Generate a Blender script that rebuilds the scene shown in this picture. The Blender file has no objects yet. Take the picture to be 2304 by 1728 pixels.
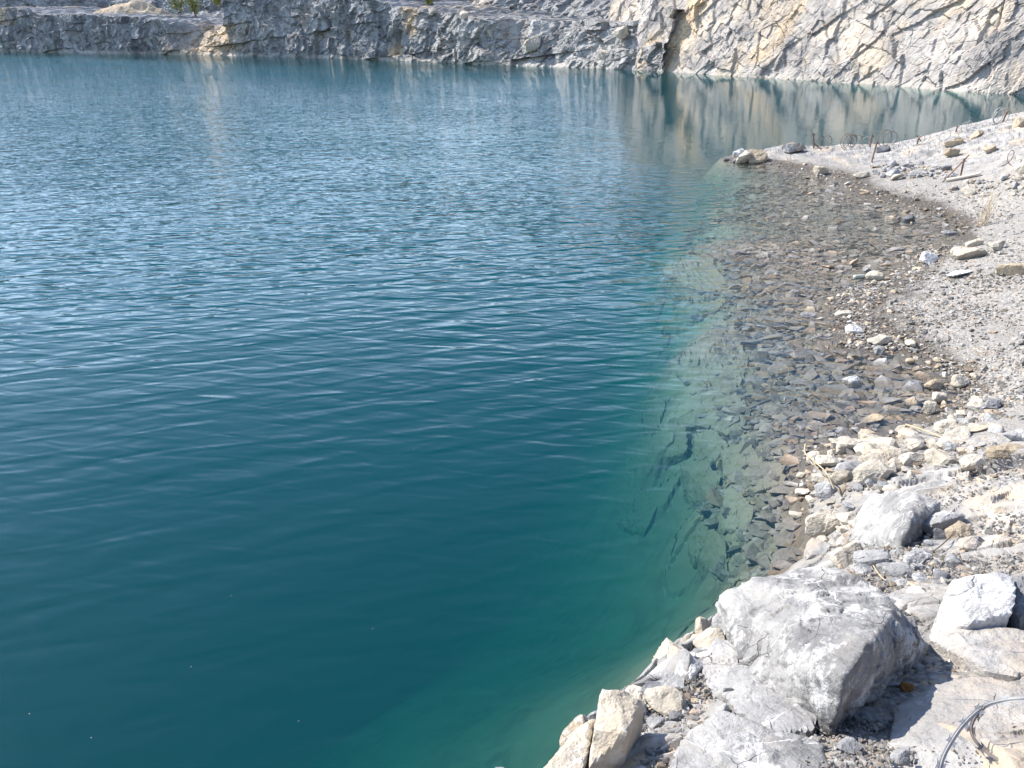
import bpy, bmesh, math, random
import numpy as np

random.seed(5)
rng = np.random.default_rng(11)
scene = bpy.context.scene
COL = scene.collection

# ------------------------------------------------------------------ camera
H = 3.6
PITCH = math.radians(24.9)
FPX = 1740.0
CAM = np.array([0.0, 0.0, H])
SP, CP_ = math.sin(PITCH), math.cos(PITCH)


def ray(u, v):
    x = (u - 1152.0) / FPX
    y = -(v - 864.0) / FPX
    return np.array([x, CP_ + y * SP, -SP + y * CP_])


def at_z(u, v, z):
    """the point of the level plane z seen at source pixel (u, v)"""
    d = ray(u, v)
    return CAM + d * ((z - H) / d[2])


def at_y(u, v, y):
    d = ray(u, v)
    return CAM + d * (y / d[1])


def project(p):
    q = np.asarray(p, float) - CAM
    dep = q[..., 1] * CP_ - q[..., 2] * SP
    up = q[..., 1] * SP + q[..., 2] * CP_
    return 1152 + FPX * q[..., 0] / dep, 864 - FPX * up / dep, dep


cam_data = bpy.data.cameras.new('camera')
cam_data.sensor_width = 36.0
cam_data.sensor_fit = 'HORIZONTAL'
cam_data.lens = 36.0 * FPX / 2304.0
cam_data.clip_start = 0.05
cam_data.clip_end = 2000
cam = bpy.data.objects.new('camera', cam_data)
cam.location = (0, 0, H)
cam.rotation_euler = (math.radians(90) - PITCH, 0, 0)
COL.objects.link(cam)
scene.camera = cam

# ------------------------------------------------------------------ noise
_r = np.random.default_rng(3)
PERM = _r.permutation(256).astype(np.int32)
GR = _r.normal(size=(256, 3))
GR /= np.linalg.norm(GR, axis=1)[:, None]
RT = _r.random((4096, 6))


def gnoise(p):
    p = np.asarray(p, float)
    i = np.floor(p).astype(np.int32)
    f = p - i
    w = f * f * f * (f * (f * 6 - 15) + 10)
    out = np.zeros(len(p))
    for dx in (0, 1):
        a = PERM[(i[:, 0] + dx) & 255]
        wx = w[:, 0] if dx else 1 - w[:, 0]
        for dy in (0, 1):
            b = PERM[(a + i[:, 1] + dy) & 255]
            wy = w[:, 1] if dy else 1 - w[:, 1]
            for dz in (0, 1):
                c = PERM[(b + i[:, 2] + dz) & 255]
                wz = w[:, 2] if dz else 1 - w[:, 2]
                g = GR[c]
                out += wx * wy * wz * (g[:, 0] * (f[:, 0] - dx) + g[:, 1] * (f[:, 1] - dy) + g[:, 2] * (f[:, 2] - dz))
    return out * 1.6


def fbm(p, octv=4, gain=0.5, lac=2.03):
    p = np.asarray(p, float)
    s = np.zeros(len(p))
    a = 1.0
    for k in range(octv):
        s += a * gnoise(p + 17.3 * k)
        p = p * lac
        a *= gain
    return s


def _vor(p, dims, seed):
    i0 = np.floor(p).astype(np.int64)
    best = np.full(len(p), 1e9)
    sec = np.full(len(p), 1e9)
    bid = np.zeros(len(p), np.int64)
    bv = np.zeros_like(p)
    rz = (-1, 0, 1) if dims == 3 else (0,)
    for dx in (-1, 0, 1):
        for dy in (-1, 0, 1):
            for dz in rz:
                c = i0 + np.array([dx, dy, dz])
                h = (c[:, 0] * 73856093 ^ c[:, 1] * 19349663 ^ c[:, 2] * 83492791 ^ (seed * 2654435)) & 0x7fffffff
                h = ((h ^ (h >> 13)) * 1274126177) & 0x7fffffff
                h = (h ^ (h >> 16)) & 4095
                jit = RT[h][:, :3]
                cen = c + jit
                if dims == 2:
                    cen = cen.copy()
                    cen[:, 2] = p[:, 2]
                d = p - cen
                dd = (d * d).sum(1)
                m = dd < best
                sec = np.where(m, best, np.minimum(sec, dd))
                best = np.where(m, dd, best)
                bid = np.where(m, h, bid)
                bv[m] = d[m]
    return np.sqrt(best), np.sqrt(sec), bid, bv


def vor(p, dims=3, seed=1):
    p = np.asarray(p, float)
    outs = [[], [], [], []]
    for k in range(0, len(p), 120000):
        for o, a in zip(outs, _vor(p[k:k + 120000], dims, seed)):
            o.append(a)
    return [np.concatenate(o) for o in outs]


def blocks(p, dims=3, seed=1, tilt=0.9, step=1.0):
    """fractured-rock relief: each cell a tilted facet of its own, -1..1"""
    f1, f2, cid, v = vor(p, dims, seed)
    r = RT[cid]
    t = (r[:, 1:4] - 0.5) * 2
    if dims == 2:
        t[:, 2] = 0
    return (r[:, 0] - 0.5) * 2 * step + tilt * (t * v).sum(1), f2 - f1, r[:, 4]


def joints(x, y, seed=1, tilt=0.6, step=1.0):
    """straight-jointed rock: irregular courses of blocks, each set back and tilted by its own amount"""
    z = np.zeros(len(x))
    y1 = y + 0.45 * gnoise(np.column_stack([z + seed * 1.7, y * 0.9, z])) + 0.16 * gnoise(np.column_stack([x * 0.5, y * 0.5, z + seed]))
    row = np.floor(y1).astype(np.int64)
    rr_ = RT[(row * 7919 + seed * 977) & 4095]
    x1 = x * (0.55 + 0.9 * rr_[:, 0]) + 9 * rr_[:, 1] + 0.18 * gnoise(np.column_stack([x * 0.7, y * 0.7, z + seed + 5])) + (rr_[:, 2] - 0.5) * 0.9 * (y1 - row)
    col = np.floor(x1).astype(np.int64)
    r = RT[((row * 73856 ^ col * 19349) * 2654 + seed * 131 >> 3) & 4095]
    fx, fy = x1 - col, y1 - row
    e = np.minimum(np.minimum(fx, 1 - fx), np.minimum(fy, 1 - fy))
    return (r[:, 0] - 0.5) * 2 * step + 2 * tilt * ((r[:, 1] - 0.5) * 2 * (fx - 0.5) + (r[:, 2] - 0.5) * 2 * (fy - 0.5)), e, r[:, 4]


def smooth(a, b, x):
    t = np.clip((x - a) / (b - a), 0, 1)
    return t * t * (3 - 2 * t)


# ------------------------------------------------------------------ mesh helpers
def mesh_np(name, V, F, mat=None, shade_smooth=False, attrs=None):
    me = bpy.data.meshes.new(name)
    V = np.ascontiguousarray(V, np.float32)
    F = np.ascontiguousarray(F, np.int32)
    n, k = F.shape
    me.vertices.add(len(V))
    me.vertices.foreach_set('co', V.ravel())
    me.loops.add(n * k)
    me.loops.foreach_set('vertex_index', F.ravel())
    me.polygons.add(n)
    me.polygons.foreach_set('loop_start', np.arange(0, n * k, k, dtype=np.int32))
    me.polygons.foreach_set('use_smooth', np.full(n, shade_smooth, dtype=bool))
    me.update(calc_edges=True)
    if attrs:
        for an, arr in attrs.items():
            at = me.attributes.new(an, 'FLOAT_COLOR', 'POINT')
            c = np.ones((len(V), 4), np.float32)
            c[:, :arr.shape[1]] = arr
            at.data.foreach_set('color', c.ravel())
    if mat:
        me.materials.append(mat)
    return me


def link(name, me, parent=None, loc=None):
    o = bpy.data.objects.new(name, me)
    COL.objects.link(o)
    if loc is not None:
        o.location = [float(c) for c in loc]
    if parent:
        o.parent = parent
    return o


def tag(o, label=None, cat=None, group=None, kind=None):
    if label:
        o['label'] = label
    if cat:
        o['category'] = cat
    if group:
        o['group'] = group
    if kind:
        o['kind'] = kind
    return o


def grid_faces(nr, nc):
    a = np.arange(nr * nc).reshape(nr, nc)
    return np.stack([a[:-1, :-1], a[:-1, 1:], a[1:, 1:], a[1:, :-1]], -1).reshape(-1, 4)


def tube(path, rad, seg=6):
    path = np.asarray(path, float)
    n = len(path)
    rad = np.broadcast_to(np.asarray(rad, float), (n,))
    tan = np.gradient(path, axis=0)
    tan /= np.linalg.norm(tan, axis=1)[:, None] + 1e-9
    ref = np.array([0.31, 0.2, 0.93])
    V = []
    for i in range(n):
        a = np.cross(tan[i], ref)
        if np.linalg.norm(a) < 0.05:
            a = np.cross(tan[i], [1, 0, 0])
        a /= np.linalg.norm(a)
        b = np.cross(tan[i], a)
        for k in range(seg):
            t = 2 * math.pi * k / seg
            V.append(path[i] + rad[i] * (a * math.cos(t) + b * math.sin(t)))
    F = []
    for i in range(n - 1):
        for k in range(seg):
            k2 = (k + 1) % seg
            F.append((i * seg + k, i * seg + k2, (i + 1) * seg + k2, (i + 1) * seg + k))
    return np.array(V), np.array(F)


def join(parts):
    Vs, Fs, n = [], [], 0
    for V, F in parts:
        Vs.append(V)
        Fs.append(F + n)
        n += len(V)
    return np.vstack(Vs), np.vstack(Fs)


def spline(pts, n):
    """Catmull-Rom through pts"""
    P = np.asarray(pts, float)
    P = np.vstack([2 * P[0] - P[1], P, 2 * P[-1] - P[-2]])
    m = len(P) - 3
    out = []
    for t in np.linspace(0, m - 1e-6, n):
        i = int(t)
        f = t - i
        a, b, c, d = P[i:i + 4]
        out.append(0.5 * ((2 * b) + (c - a) * f + (2 * a - 5 * b + 4 * c - d) * f * f + (3 * b - a - 3 * c + d) * f ** 3))
    return np.array(out)


# ------------------------------------------------------------------ node helpers
class NT:
    def __init__(self, mat):
        mat.use_nodes = True
        self.t = mat.node_tree
        self.t.nodes.clear()

    def n(self, typ, **kw):
        nd = self.t.nodes.new(typ)
        for k, v in kw.items():
            if k.startswith('i_'):
                key = k[2:].replace('_', ' ')
                nd.inputs[key].default_value = v
            else:
                setattr(nd, k, v)
        return nd

    def l(self, a, b):
        self.t.links.new(a, b)

    def val(self, sock, x):
        if isinstance(x, (int, float)):
            sock.default_value = x
        elif isinstance(x, tuple):
            sock.default_value = x if len(x) == 4 else x + (1,)
        else:
            self.l(x, sock)

    def math(self, op, a, b=0.0, clamp=False):
        nd = self.n('ShaderNodeMath', operation=op, use_clamp=clamp)
        self.val(nd.inputs[0], a)
        self.val(nd.inputs[1], b)
        return nd.outputs[0]

    def mix(self, fac, a, b, mode='MIX'):
        nd = self.n('ShaderNodeMix', data_type='RGBA', blend_type=mode)
        self.val(nd.inputs[0], fac)
        self.val(nd.inputs[6], a)
        self.val(nd.inputs[7], b)
        return nd.outputs[2]

    def noise(self, vec, scale, detail=4.0, rough=0.55, dist=0.0, lac=2.0):
        nd = self.n('ShaderNodeTexNoise')
        nd.inputs['Scale'].default_value = scale
        nd.inputs['Detail'].default_value = detail
        nd.inputs['Roughness'].default_value = rough
        nd.inputs['Distortion'].default_value = dist
        nd.inputs['Lacunarity'].default_value = lac
        self.l(vec, nd.inputs['Vector'])
        return nd.outputs['Fac']

    def voro(self, vec, scale, feature='F1', out='Distance', rnd=1.0):
        nd = self.n('ShaderNodeTexVoronoi', feature=feature)
        nd.inputs['Scale'].default_value = scale
        nd.inputs['Randomness'].default_value = rnd
        self.l(vec, nd.inputs['Vector'])
        return nd.outputs[out]

    def ss(self, x, a, b):
        nd = self.n('ShaderNodeMapRange', interpolation_type='SMOOTHSTEP')
        self.val(nd.inputs['Value'], x)
        nd.inputs['From Min'].default_value = a
        nd.inputs['From Max'].default_value = b
        return nd.outputs[0]

    def warp(self, vec, scale, amt):
        nd = self.n('ShaderNodeTexNoise')
        nd.inputs['Scale'].default_value = scale
        nd.inputs['Detail'].default_value = 3
        self.l(vec, nd.inputs['Vector'])
        s = self.n('ShaderNodeVectorMath', operation='MULTIPLY_ADD')
        self.l(nd.outputs['Color'], s.inputs[0])
        s.inputs[1].default_value = (amt, amt, amt)
        self.l(vec, s.inputs[2])
        return s.outputs[0]


def rock_material(name, dark, light, tan, dust, tan_amt=0.5, dust_amt=0.5, vein=0.6, sc=1.0, bump=1.0,
                  use_tint=False, objspace=False, algae=True, rnd=0.0, mineral=False, cracks=0.5, silt=((0.092, 0.074, 0.062), (0.20, 0.163, 0.135))):
    """weathered limestone: grey body, tan staining, crushed white dust, calcite veins, joints; algae where it is under water"""
    mat = bpy.data.materials.new(name)
    N = NT(mat)
    geo = N.n('ShaderNodeNewGeometry')
    pos = geo.outputs['Position']
    vec = pos
    if objspace:
        tc = N.n('ShaderNodeTexCoord')
        oi = N.n('ShaderNodeObjectInfo')
        vm = N.n('ShaderNodeVectorMath', operation='SCALE')
        cb = N.n('ShaderNodeCombineXYZ')
        N.l(oi.outputs['Random'], cb.inputs[0])
        N.l(oi.outputs['Random'], cb.inputs[1])
        N.l(cb.outputs[0], vm.inputs[0])
        vm.inputs['Scale'].default_value = 37.0
        ad = N.n('ShaderNodeVectorMath', operation='ADD')
        N.l(tc.outputs['Object'], ad.inputs[0])
        N.l(vm.outputs[0], ad.inputs[1])
        vec = ad.outputs[0]
    wv = N.warp(vec, 2.2 * sc, 0.22 / sc)
    body = N.noise(wv, 2.6 * sc, 8, 0.62)
    c = N.mix(N.ss(body, 0.33, 0.68), dark, light)
    t = N.noise(wv, 1.1 * sc, 6, 0.6)
    tanf = N.ss(t, 0.66 - 0.25 * tan_amt, 0.80 - 0.2 * tan_amt)
    c = N.mix(N.math('MULTIPLY', tanf, 0.75), c, tan)
    d = N.noise(vec, 7.0 * sc, 12, 0.78)
    df = N.ss(d, 0.62 - 0.2 * dust_amt, 0.74 - 0.2 * dust_amt)
    c = N.mix(N.math('MULTIPLY', df, min(1.0, 0.35 + dust_amt * 0.5)), c, dust)
    if rnd > 0:
        oi2 = N.n('ShaderNodeObjectInfo')
        m1 = N.math('MULTIPLY_ADD', oi2.outputs['Random'], 2 * rnd)
        m1.node.inputs[2].default_value = 1 - rnd
        cb2 = N.n('ShaderNodeCombineColor')
        for k in range(3):
            N.l(m1, cb2.inputs[k])
        c = N.mix(1.0, c, cb2.outputs[0], 'MULTIPLY')
    # fine dark pits
    pit = N.noise(vec, 60 * sc, 4, 0.6)
    c = N.mix(N.math('MULTIPLY', N.ss(pit, 0.60, 0.72), 0.45), c, tuple(0.45 * x for x in dark))
    if vein > 0:
        w2 = N.warp(vec, 2.0 * sc, 0.12 / sc)
        e = N.voro(w2, 3.1 * sc, 'DISTANCE_TO_EDGE')
        brk = N.ss(N.noise(vec, 3.3 * sc, 3), 0.5, 0.62)
        vf = N.math('MULTIPLY', N.math('MULTIPLY', N.math('SUBTRACT', 1.0, N.ss(e, 0.002, 0.009)), brk), vein)
        c = N.mix(vf, c, (0.78, 0.77, 0.74))
    w3 = N.warp(vec, 4.0 * sc, 0.07 / sc)
    e2 = N.voro(w3, 5.2 * sc, 'DISTANCE_TO_EDGE')
    brk2 = N.ss(N.noise(vec, 2.1 * sc, 3), 0.52, 0.6)
    crack = N.math('MULTIPLY', N.math('SUBTRACT', 1.0, N.ss(e2, 0.0, 0.011)), brk2)
    if cracks > 0:
        c = N.mix(N.math('MULTIPLY', crack, cracks), c, tuple(0.35 * x for x in dark))
    rough = 0.92
    sep = N.n('ShaderNodeSeparateXYZ')
    N.l(pos, sep.inputs[0])
    if mineral:
        zz = N.math('ADD', sep.outputs[2], N.math('MULTIPLY', N.noise(pos, 1.2, 4), 0.35))
        band = N.math('SUBTRACT', 1.0, N.ss(zz, 0.48, 0.60))
        c = N.mix(N.math('MULTIPLY', band, 0.75), c, (0.46, 0.43, 0.38))
    if algae:
        zz = N.math('ADD', sep.outputs[2], N.math('MULTIPLY_ADD', N.noise(pos, 6, 4), 0.10))
        zz.node.inputs[1].default_value = 1.0
        wet = N.math('SUBTRACT', 1.0, N.ss(zz, 0.03, 0.10))
        wet.node.use_clamp = True
        under = N.math('SUBTRACT', 1.0, N.ss(sep.outputs[2], -0.04, 0.012))
        wetc = N.mix(1.0, c, (0.42, 0.37, 0.31), 'MULTIPLY')
        c = N.mix(wet, c, wetc)
        silt = N.mix(N.noise(pos, 9, 6, 0.65), silt[0], silt[1])
        c = N.mix(N.math('MULTIPLY', under, 0.85), c, silt)
        rr = N.n('ShaderNodeMapRange')
        N.l(wet, rr.inputs[0])
        rr.inputs['To Min'].default_value = 0.92
        rr.inputs['To Max'].default_value = 0.45
        rough = rr.outputs[0]
    if use_tint:
        at = N.n('ShaderNodeVertexColor', layer_name='tint')
        c = N.mix(1.0, c, at.outputs['Color'], 'MULTIPLY')
    # relief
    h1 = N.noise(wv, 9 * sc, 8, 0.68)
    h2 = N.noise(vec, 70 * sc, 5, 0.65)
    f = N.voro(w3, 11 * sc, 'F1')
    hh = N.math('ADD', N.math('MULTIPLY', h1, 1.0), N.math('MULTIPLY', h2, 0.16))
    hh = N.math('ADD', hh, N.math('MULTIPLY', f, 0.45))
    hh = N.math('SUBTRACT', hh, N.math('MULTIPLY', crack, 0.35))
    bp = N.n('ShaderNodeBump')
    bp.inputs['Strength'].default_value = 0.85
    bp.inputs['Distance'].default_value = 0.035 * bump / sc
    N.l(hh, bp.inputs['Height'])
    bs = N.n('ShaderNodeBsdfPrincipled')
    N.l(c, bs.inputs['Base Color'])
    N.val(bs.inputs['Roughness'], rough)
    bs.inputs['Specular IOR Level'].default_value = 0.25
    N.l(bp.outputs[0], bs.inputs['Normal'])
    out = N.n('ShaderNodeOutputMaterial')
    N.l(bs.outputs[0], out.inputs[0])
    return mat


GREY_D, GREY_L = (0.17, 0.172, 0.18), (0.37, 0.365, 0.36)
TAN, DUST = (0.46, 0.35, 0.24), (0.66, 0.645, 0.62)
M_ROCK = rock_material('limestone', GREY_D, GREY_L, TAN, DUST, 0.45, 0.55, objspace=True, rnd=0.12)
M_PALE = rock_material('pale_limestone', (0.36, 0.32, 0.26), (0.54, 0.485, 0.40), (0.52, 0.41, 0.29), DUST, 0.5, 0.45, vein=0.3, objspace=True, rnd=0.12)
M_WHITE = rock_material('crushed_limestone', (0.40, 0.395, 0.39), (0.62, 0.61, 0.59), (0.56, 0.49, 0.40), (0.80, 0.79, 0.77), 0.3, 0.75, vein=0.5, objspace=True)
M_BOULDER = rock_material('boulder_limestone', (0.20, 0.197, 0.196), (0.42, 0.41, 0.395), (0.47, 0.405, 0.33), (0.76, 0.745, 0.72), 0.35, 0.6, vein=0.9, objspace=True, sc=1.3, bump=1.8)
M_SLAB = rock_material('slab_limestone', (0.27, 0.265, 0.265), (0.42, 0.41, 0.395), (0.50, 0.40, 0.29), (0.64, 0.63, 0.605), 0.68, 0.45, vein=0.9, objspace=True, sc=1.2, bump=1.5)
M_SUB = rock_material('silted_limestone', (0.27, 0.265, 0.265), (0.42, 0.41, 0.395), (0.45, 0.38, 0.29), (0.62, 0.61, 0.59), 0.3, 0.3, vein=0, objspace=True, silt=((0.085, 0.068, 0.042), (0.185, 0.15, 0.10)))
M_DARK = rock_material('dark_limestone', (0.09, 0.09, 0.10), (0.20, 0.20, 0.21), (0.26, 0.20, 0.15), (0.38, 0.38, 0.38), 0.3, 0.25, objspace=True, rnd=0.15)
M_OCHRE = rock_material('ochre_stone', (0.31, 0.25, 0.175), (0.47, 0.39, 0.29), (0.46, 0.35, 0.23), (0.5, 0.45, 0.38), 0.5, 0.2, vein=0.1, objspace=True, rnd=0.1)
M_RUST = rock_material('rusty_stone', (0.16, 0.065, 0.02), (0.38, 0.17, 0.05), (0.42, 0.24, 0.08), (0.4, 0.26, 0.13), 0.5, 0.2, vein=0.0, objspace=True, sc=4)
M_GRAVEL = rock_material('gravel', (0.215, 0.205, 0.19), (0.37, 0.352, 0.325), (0.39, 0.325, 0.245), (0.50, 0.485, 0.46), 0.35, 0.4, vein=0, use_tint=True, sc=2.0, cracks=0)


def simple_mat(name, colr, rough=0.7, metal=0.0, var=0.25, scale=20):
    m = bpy.data.materials.new(name)
    N = NT(m)
    tc = N.n('ShaderNodeTexCoord')
    f = N.noise(tc.outputs['Object'], scale, 4)
    c = N.mix(f, tuple(x * (1 - var) for x in colr), tuple(min(1, x * (1 + var)) for x in colr))
    b = N.n('ShaderNodeBsdfPrincipled')
    N.l(c, b.inputs['Base Color'])
    b.inputs['Roughness'].default_value = rough
    b.inputs['Metallic'].default_value = metal
    o = N.n('ShaderNodeOutputMaterial')
    N.l(b.outputs[0], o.inputs[0])
    return m


M_GALV = simple_mat('galvanised_steel', (0.36, 0.36, 0.355), 0.85, 0.0, 0.15, 40)
M_RUSTWIRE = simple_mat('rusted_steel', (0.17, 0.10, 0.07), 0.8, 0.2, 0.4, 30)
M_DULL = simple_mat('weathered_steel', (0.20, 0.17, 0.15), 0.65, 0.4, 0.3, 30)
M_STRAW = simple_mat('dry_straw', (0.42, 0.33, 0.21), 0.85, 0, 0.25, 30)
M_TWIG = simple_mat('dark_twig', (0.12, 0.085, 0.06), 0.9, 0, 0.3, 30)
M_PALEWOOD = simple_mat('bleached_wood', (0.50, 0.45, 0.38), 0.9, 0, 0.2, 20)
M_LEAF = simple_mat('shrub_leaf', (0.20, 0.21, 0.065), 0.7, 0, 0.5, 3)
M_CAP = simple_mat('green_plastic', (0.02, 0.32, 0.10), 0.4, 0, 0.1, 5)
M_BOTTLE = simple_mat('cloudy_plastic', (0.42, 0.45, 0.40), 0.35, 0, 0.1, 15)

# ------------------------------------------------------------------ the shape of the ground
# control points: source pixel, height, rockiness (0 gravel .. 1 bedrock)
CP = [
    # foreground shelf
    (1240, 1740, 1.62, 1), (1500, 1760, 1.86, 1), (1700, 1740, 1.93, 1), (2000, 1740, 1.97, .8), (2304, 1728, 1.97, 1), (2600, 1728, 2.0, 1),
    (1320, 1650, 1.58, 1), (1400, 1600, 1.57, .8), (1470, 1545, 1.57, .6), (1530, 1475, 1.5, .8), (1610, 1415, 1.42, .8),
    (1560, 1600, 1.66, .2), (1600, 1680, 1.78, .6), (1520, 1540, 1.58, .2), (1700, 1580, 1.68, 1), (1660, 1480, 1.52, 1),
    (1760, 1660, 1.80, .9), (1800, 1560, 1.66, 1), (1750, 1440, 1.45, 1), (1800, 1340, 1.22, 1), (1900, 1640, 1.74, .3), (1930, 1700, 1.82, .1),
    (2000, 1590, 1.69, 0), (2060, 1540, 1.63, 0), (2120, 1480, 1.58, .2), (2180, 1540, 1.66, .2), (2304, 1560, 1.74, .3), (2150, 1640, 1.78, .9), (2304, 1640, 1.86, 1), (2600, 1560, 1.8, .8),
    (1960, 1420, 1.48, .6), (2090, 1400, 1.47, .4), (2200, 1450, 1.56, .8), (2304, 1430, 1.58, .8), (2220, 1370, 1.45, .6), (2304, 1340, 1.46, .6), (2600, 1350, 1.6, .8),
    (1880, 1300, 1.08, .8), (1960, 1310, 1.2, .3), (2050, 1310, 1.25, .2), (2150, 1280, 1.22, .2), (2304, 1260, 1.26, .5), (2600, 1200, 1.45, .8),
    (1900, 1255, .72, .5), (1980, 1250, .95, .3), (2080, 1240, 1.0, .2), (2200, 1220, 1.08, .6),
    (2150, 1150, .86, .8), (2304, 1160, 1.08, 1), (2050, 1150, .66, .3), (2100, 1090, .66, .9), (2220, 1090, .86, 1), (2304, 1080, .95, 1), (2600, 1080, 1.25, 1),
    (1960, 1160, .48, .3), (1900, 1200, .38, .3), (1860, 1220, .22, .3), (1850, 1160, .2, .3), (1900, 1100, .30, .2), (1850, 1060, .16, .2), (1960, 1080, .34, .2),
    (2040, 1050, .38, .2), (1940, 1030, .20, .1), (2060, 1000, .24, 0), (2150, 1030, .48, .3), (2200, 980, .42, .2), (2304, 1000, .72, .6), (2304, 950, .52, .2), (2180, 940, .24, 0), (2600, 950, .9, .5),
    # waterline
    (1830, 1250, .0, .5), (1815, 1190, .0, .2), (1800, 1130, .0, .1), (1812, 1060, .0, .1), (1810, 1010, .0, .1), (1900, 1000, .0, 0), (1990, 985, .0, 0), (2080, 955, .0, 0),
    (2110, 925, .0, 0), (2180, 890, .0, 0), (2170, 850, .0, 0), (2100, 825, .0, 0), (2060, 800, .0, 0), (1980, 788, .0, 0), (1900, 775, .0, 0), (1885, 730, .0, 0), (1880, 690, .0, 0), (1920, 655, .0, 0),
    (2000, 640, .0, 0), (2045, 605, .0, 0), (2075, 585, .0, 0), (2110, 560, .0, 0), (2175, 540, .0, 0), (2170, 510, .0, 0), (2120, 485, .0, 0), (2050, 465, .0, 0),
    (1980, 450, .0, 0), (1920, 432, .0, 0), (1915, 408, .0, 0), (1860, 394, .0, 0), (1790, 379, .0, 0), (1700, 366, .0, .2), (1650, 362, .0, .4), (1620, 357, .0, .4),
    # beach
    (2304, 900, .36, 0), (2250, 860, .14, 0), (2304, 800, .30, 0), (2180, 800, .13, 0), (2080, 740, .09, 0), (1960, 730, .04, 0), (2304, 700, .36, 0), (2180, 680, .2, 0), (2060, 665, .09, 0),
    (2304, 620, .42, .1), (2180, 600, .22, .1), (2120, 610, .11, 0), (2304, 550, .42, .2), (2220, 550, .2, .3), (2304, 490, .38, 0), (2230, 490, .14, 0), (2304, 440, .48, .1), (2200, 450, .20, 0), (2080, 430, .14, 0),
    (2000, 420, .1, 0), (2600, 800, .7, .2), (2700, 560, .9, .2), (2600, 440, .9, .3),
    # spit
    (2304, 400, .72, .4), (2200, 405, .42, .3), (2080, 395, .28, .2), (1980, 390, .15, .2), (2304, 350, .95, .5), (2200, 350, .66, .5), (2080, 355, .42, .5), (1980, 362, .26, .5), (1880, 365, .15, .4), (1780, 360, .1, .4), (1710, 350, .12, .5),
    (2304, 258, 1.2, .5), (2240, 268, 1.05, .5), (2160, 283, .87, .5), (2100, 305, .55, .5), (2000, 325, .35, .5), (1900, 328, .3, .5), (1800, 330, .28, .5), (1740, 332, .3, .6), (1690, 340, .17, .6), (1645, 351, .06, .5),
    (2500, 235, 1.75, .5), (2700, 230, 2.1, .5),
    # the shallows
    (1780, 1240, -.12, .1), (1740, 1190, -.18, .1), (1740, 1120, -.16, .1), (1740, 1040, -.14, .1), (1760, 960, -.10, 0), (1850, 940, -.08, 0), (1980, 910, -.07, 0), (2090, 880, -.05, 0), (1990, 840, -.08, 0), (1870, 850, -.12, 0),
    (1760, 860, -.17, 0), (1800, 760, -.13, 0), (1740, 700, -.14, 0), (1820, 650, -.10, 0), (1940, 600, -.09, 0), (2040, 550, -.08, 0), (2080, 510, -.06, 0), (1960, 510, -.10, 0), (1850, 480, -.13, 0), (1830, 430, -.10, 0), (1740, 410, -.14, 0),
    (1720, 540, -.17, 0), (1640, 620, -.20, 0), (1680, 800, -.22, .1), (1660, 900, -.30, .1), (1650, 1000, -.36, .1), (1650, 1090, -.36, .1), (1680, 1180, -.34, .1), (1700, 1260, -.30, .1), (1650, 1310, -.45, .3),
    # lip of the shelf
    (1560, 560, -.24, 0), (1500, 600, -.30, .1), (1545, 655, -.32, .1), (1605, 705, -.32, .1), (1560, 760, -.34, .2), (1510, 800, -.38, .2), (1540, 880, -.50, .2), (1500, 940, -.62, .2), (1490, 1010, -.80, .2), (1530, 1090, -.85, .2), (1560, 1170, -.7, .2), (1570, 1270, -.85, .2), (1620, 560, -.2, 0), (1640, 480, -.22, 0), (1660, 430, -.22, 0),
    # below the lip
    (1465, 575, -1.2, .2), (1440, 625, -1.4, .2), (1490, 690, -1.25, .2), (1540, 720, -.95, .2), (1450, 760, -1.5, .2), (1440, 840, -1.6, .2), (1420, 940, -1.7, .2), (1400, 1040, -1.9, .2), (1440, 1130, -1.5, .2), (1480, 1230, -1.45, .2), (1540, 1330, -1.15, .3), (1600, 1370, -.8, .3),
    (1380, 560, -3.2, 0), (1360, 650, -3.0, 0), (1380, 740, -2.5, 0), (1370, 840, -2.7, 0), (1340, 960, -3.0, 0), (1290, 1080, -3.1, 0), (1310, 1200, -2.5, .2), (1350, 1320, -2.2, .2), (1420, 1420, -1.8, .2), (1500, 1420, -1.2, .3), (1200, 1330, -3.2, .2), (1240, 1450, -2.6, .2), (1330, 1480, -1.9, .2), (1100, 1450, -3.2, .1), (1100, 1600, -2.3, .1), (1200, 1600, -1.5, .2), (950, 1560, -3.0, .1), (950, 1720, -2.2, .1), (800, 1650, -3.4, .1), (780, 1780, -2.6, .1),
    # submerged bank running out from the spit
    (1570, 350, -1.0, 0), (1480, 318, -.9, 0), (1400, 303, -.6, 0), (1250, 288, -.6, 0), (1100, 279, -.6, 0), (950, 276, -.7, 0), (820, 281, -.9, 0), (730, 290, -1.3, 0),
    (1500, 365, -1.4, 0), (1380, 335, -2.2, 0), (1200, 315, -2.8, 0), (1000, 300, -3, 0), (1560, 400, -1.1, 0), (1520, 470, -1.6, 0), (1440, 500, -3.4, 0), (1460, 420, -2.6, 0),
    (1500, 295, -1.8, 0), (1300, 265, -3, 0), (1000, 255, -4, 0),
]
pts, zz, rk = [], [], []
for (u, v, z, r) in CP:
    p = at_z(u, v, z)
    pts.append(p[:2]); zz.append(z); rk.append(r)
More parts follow.
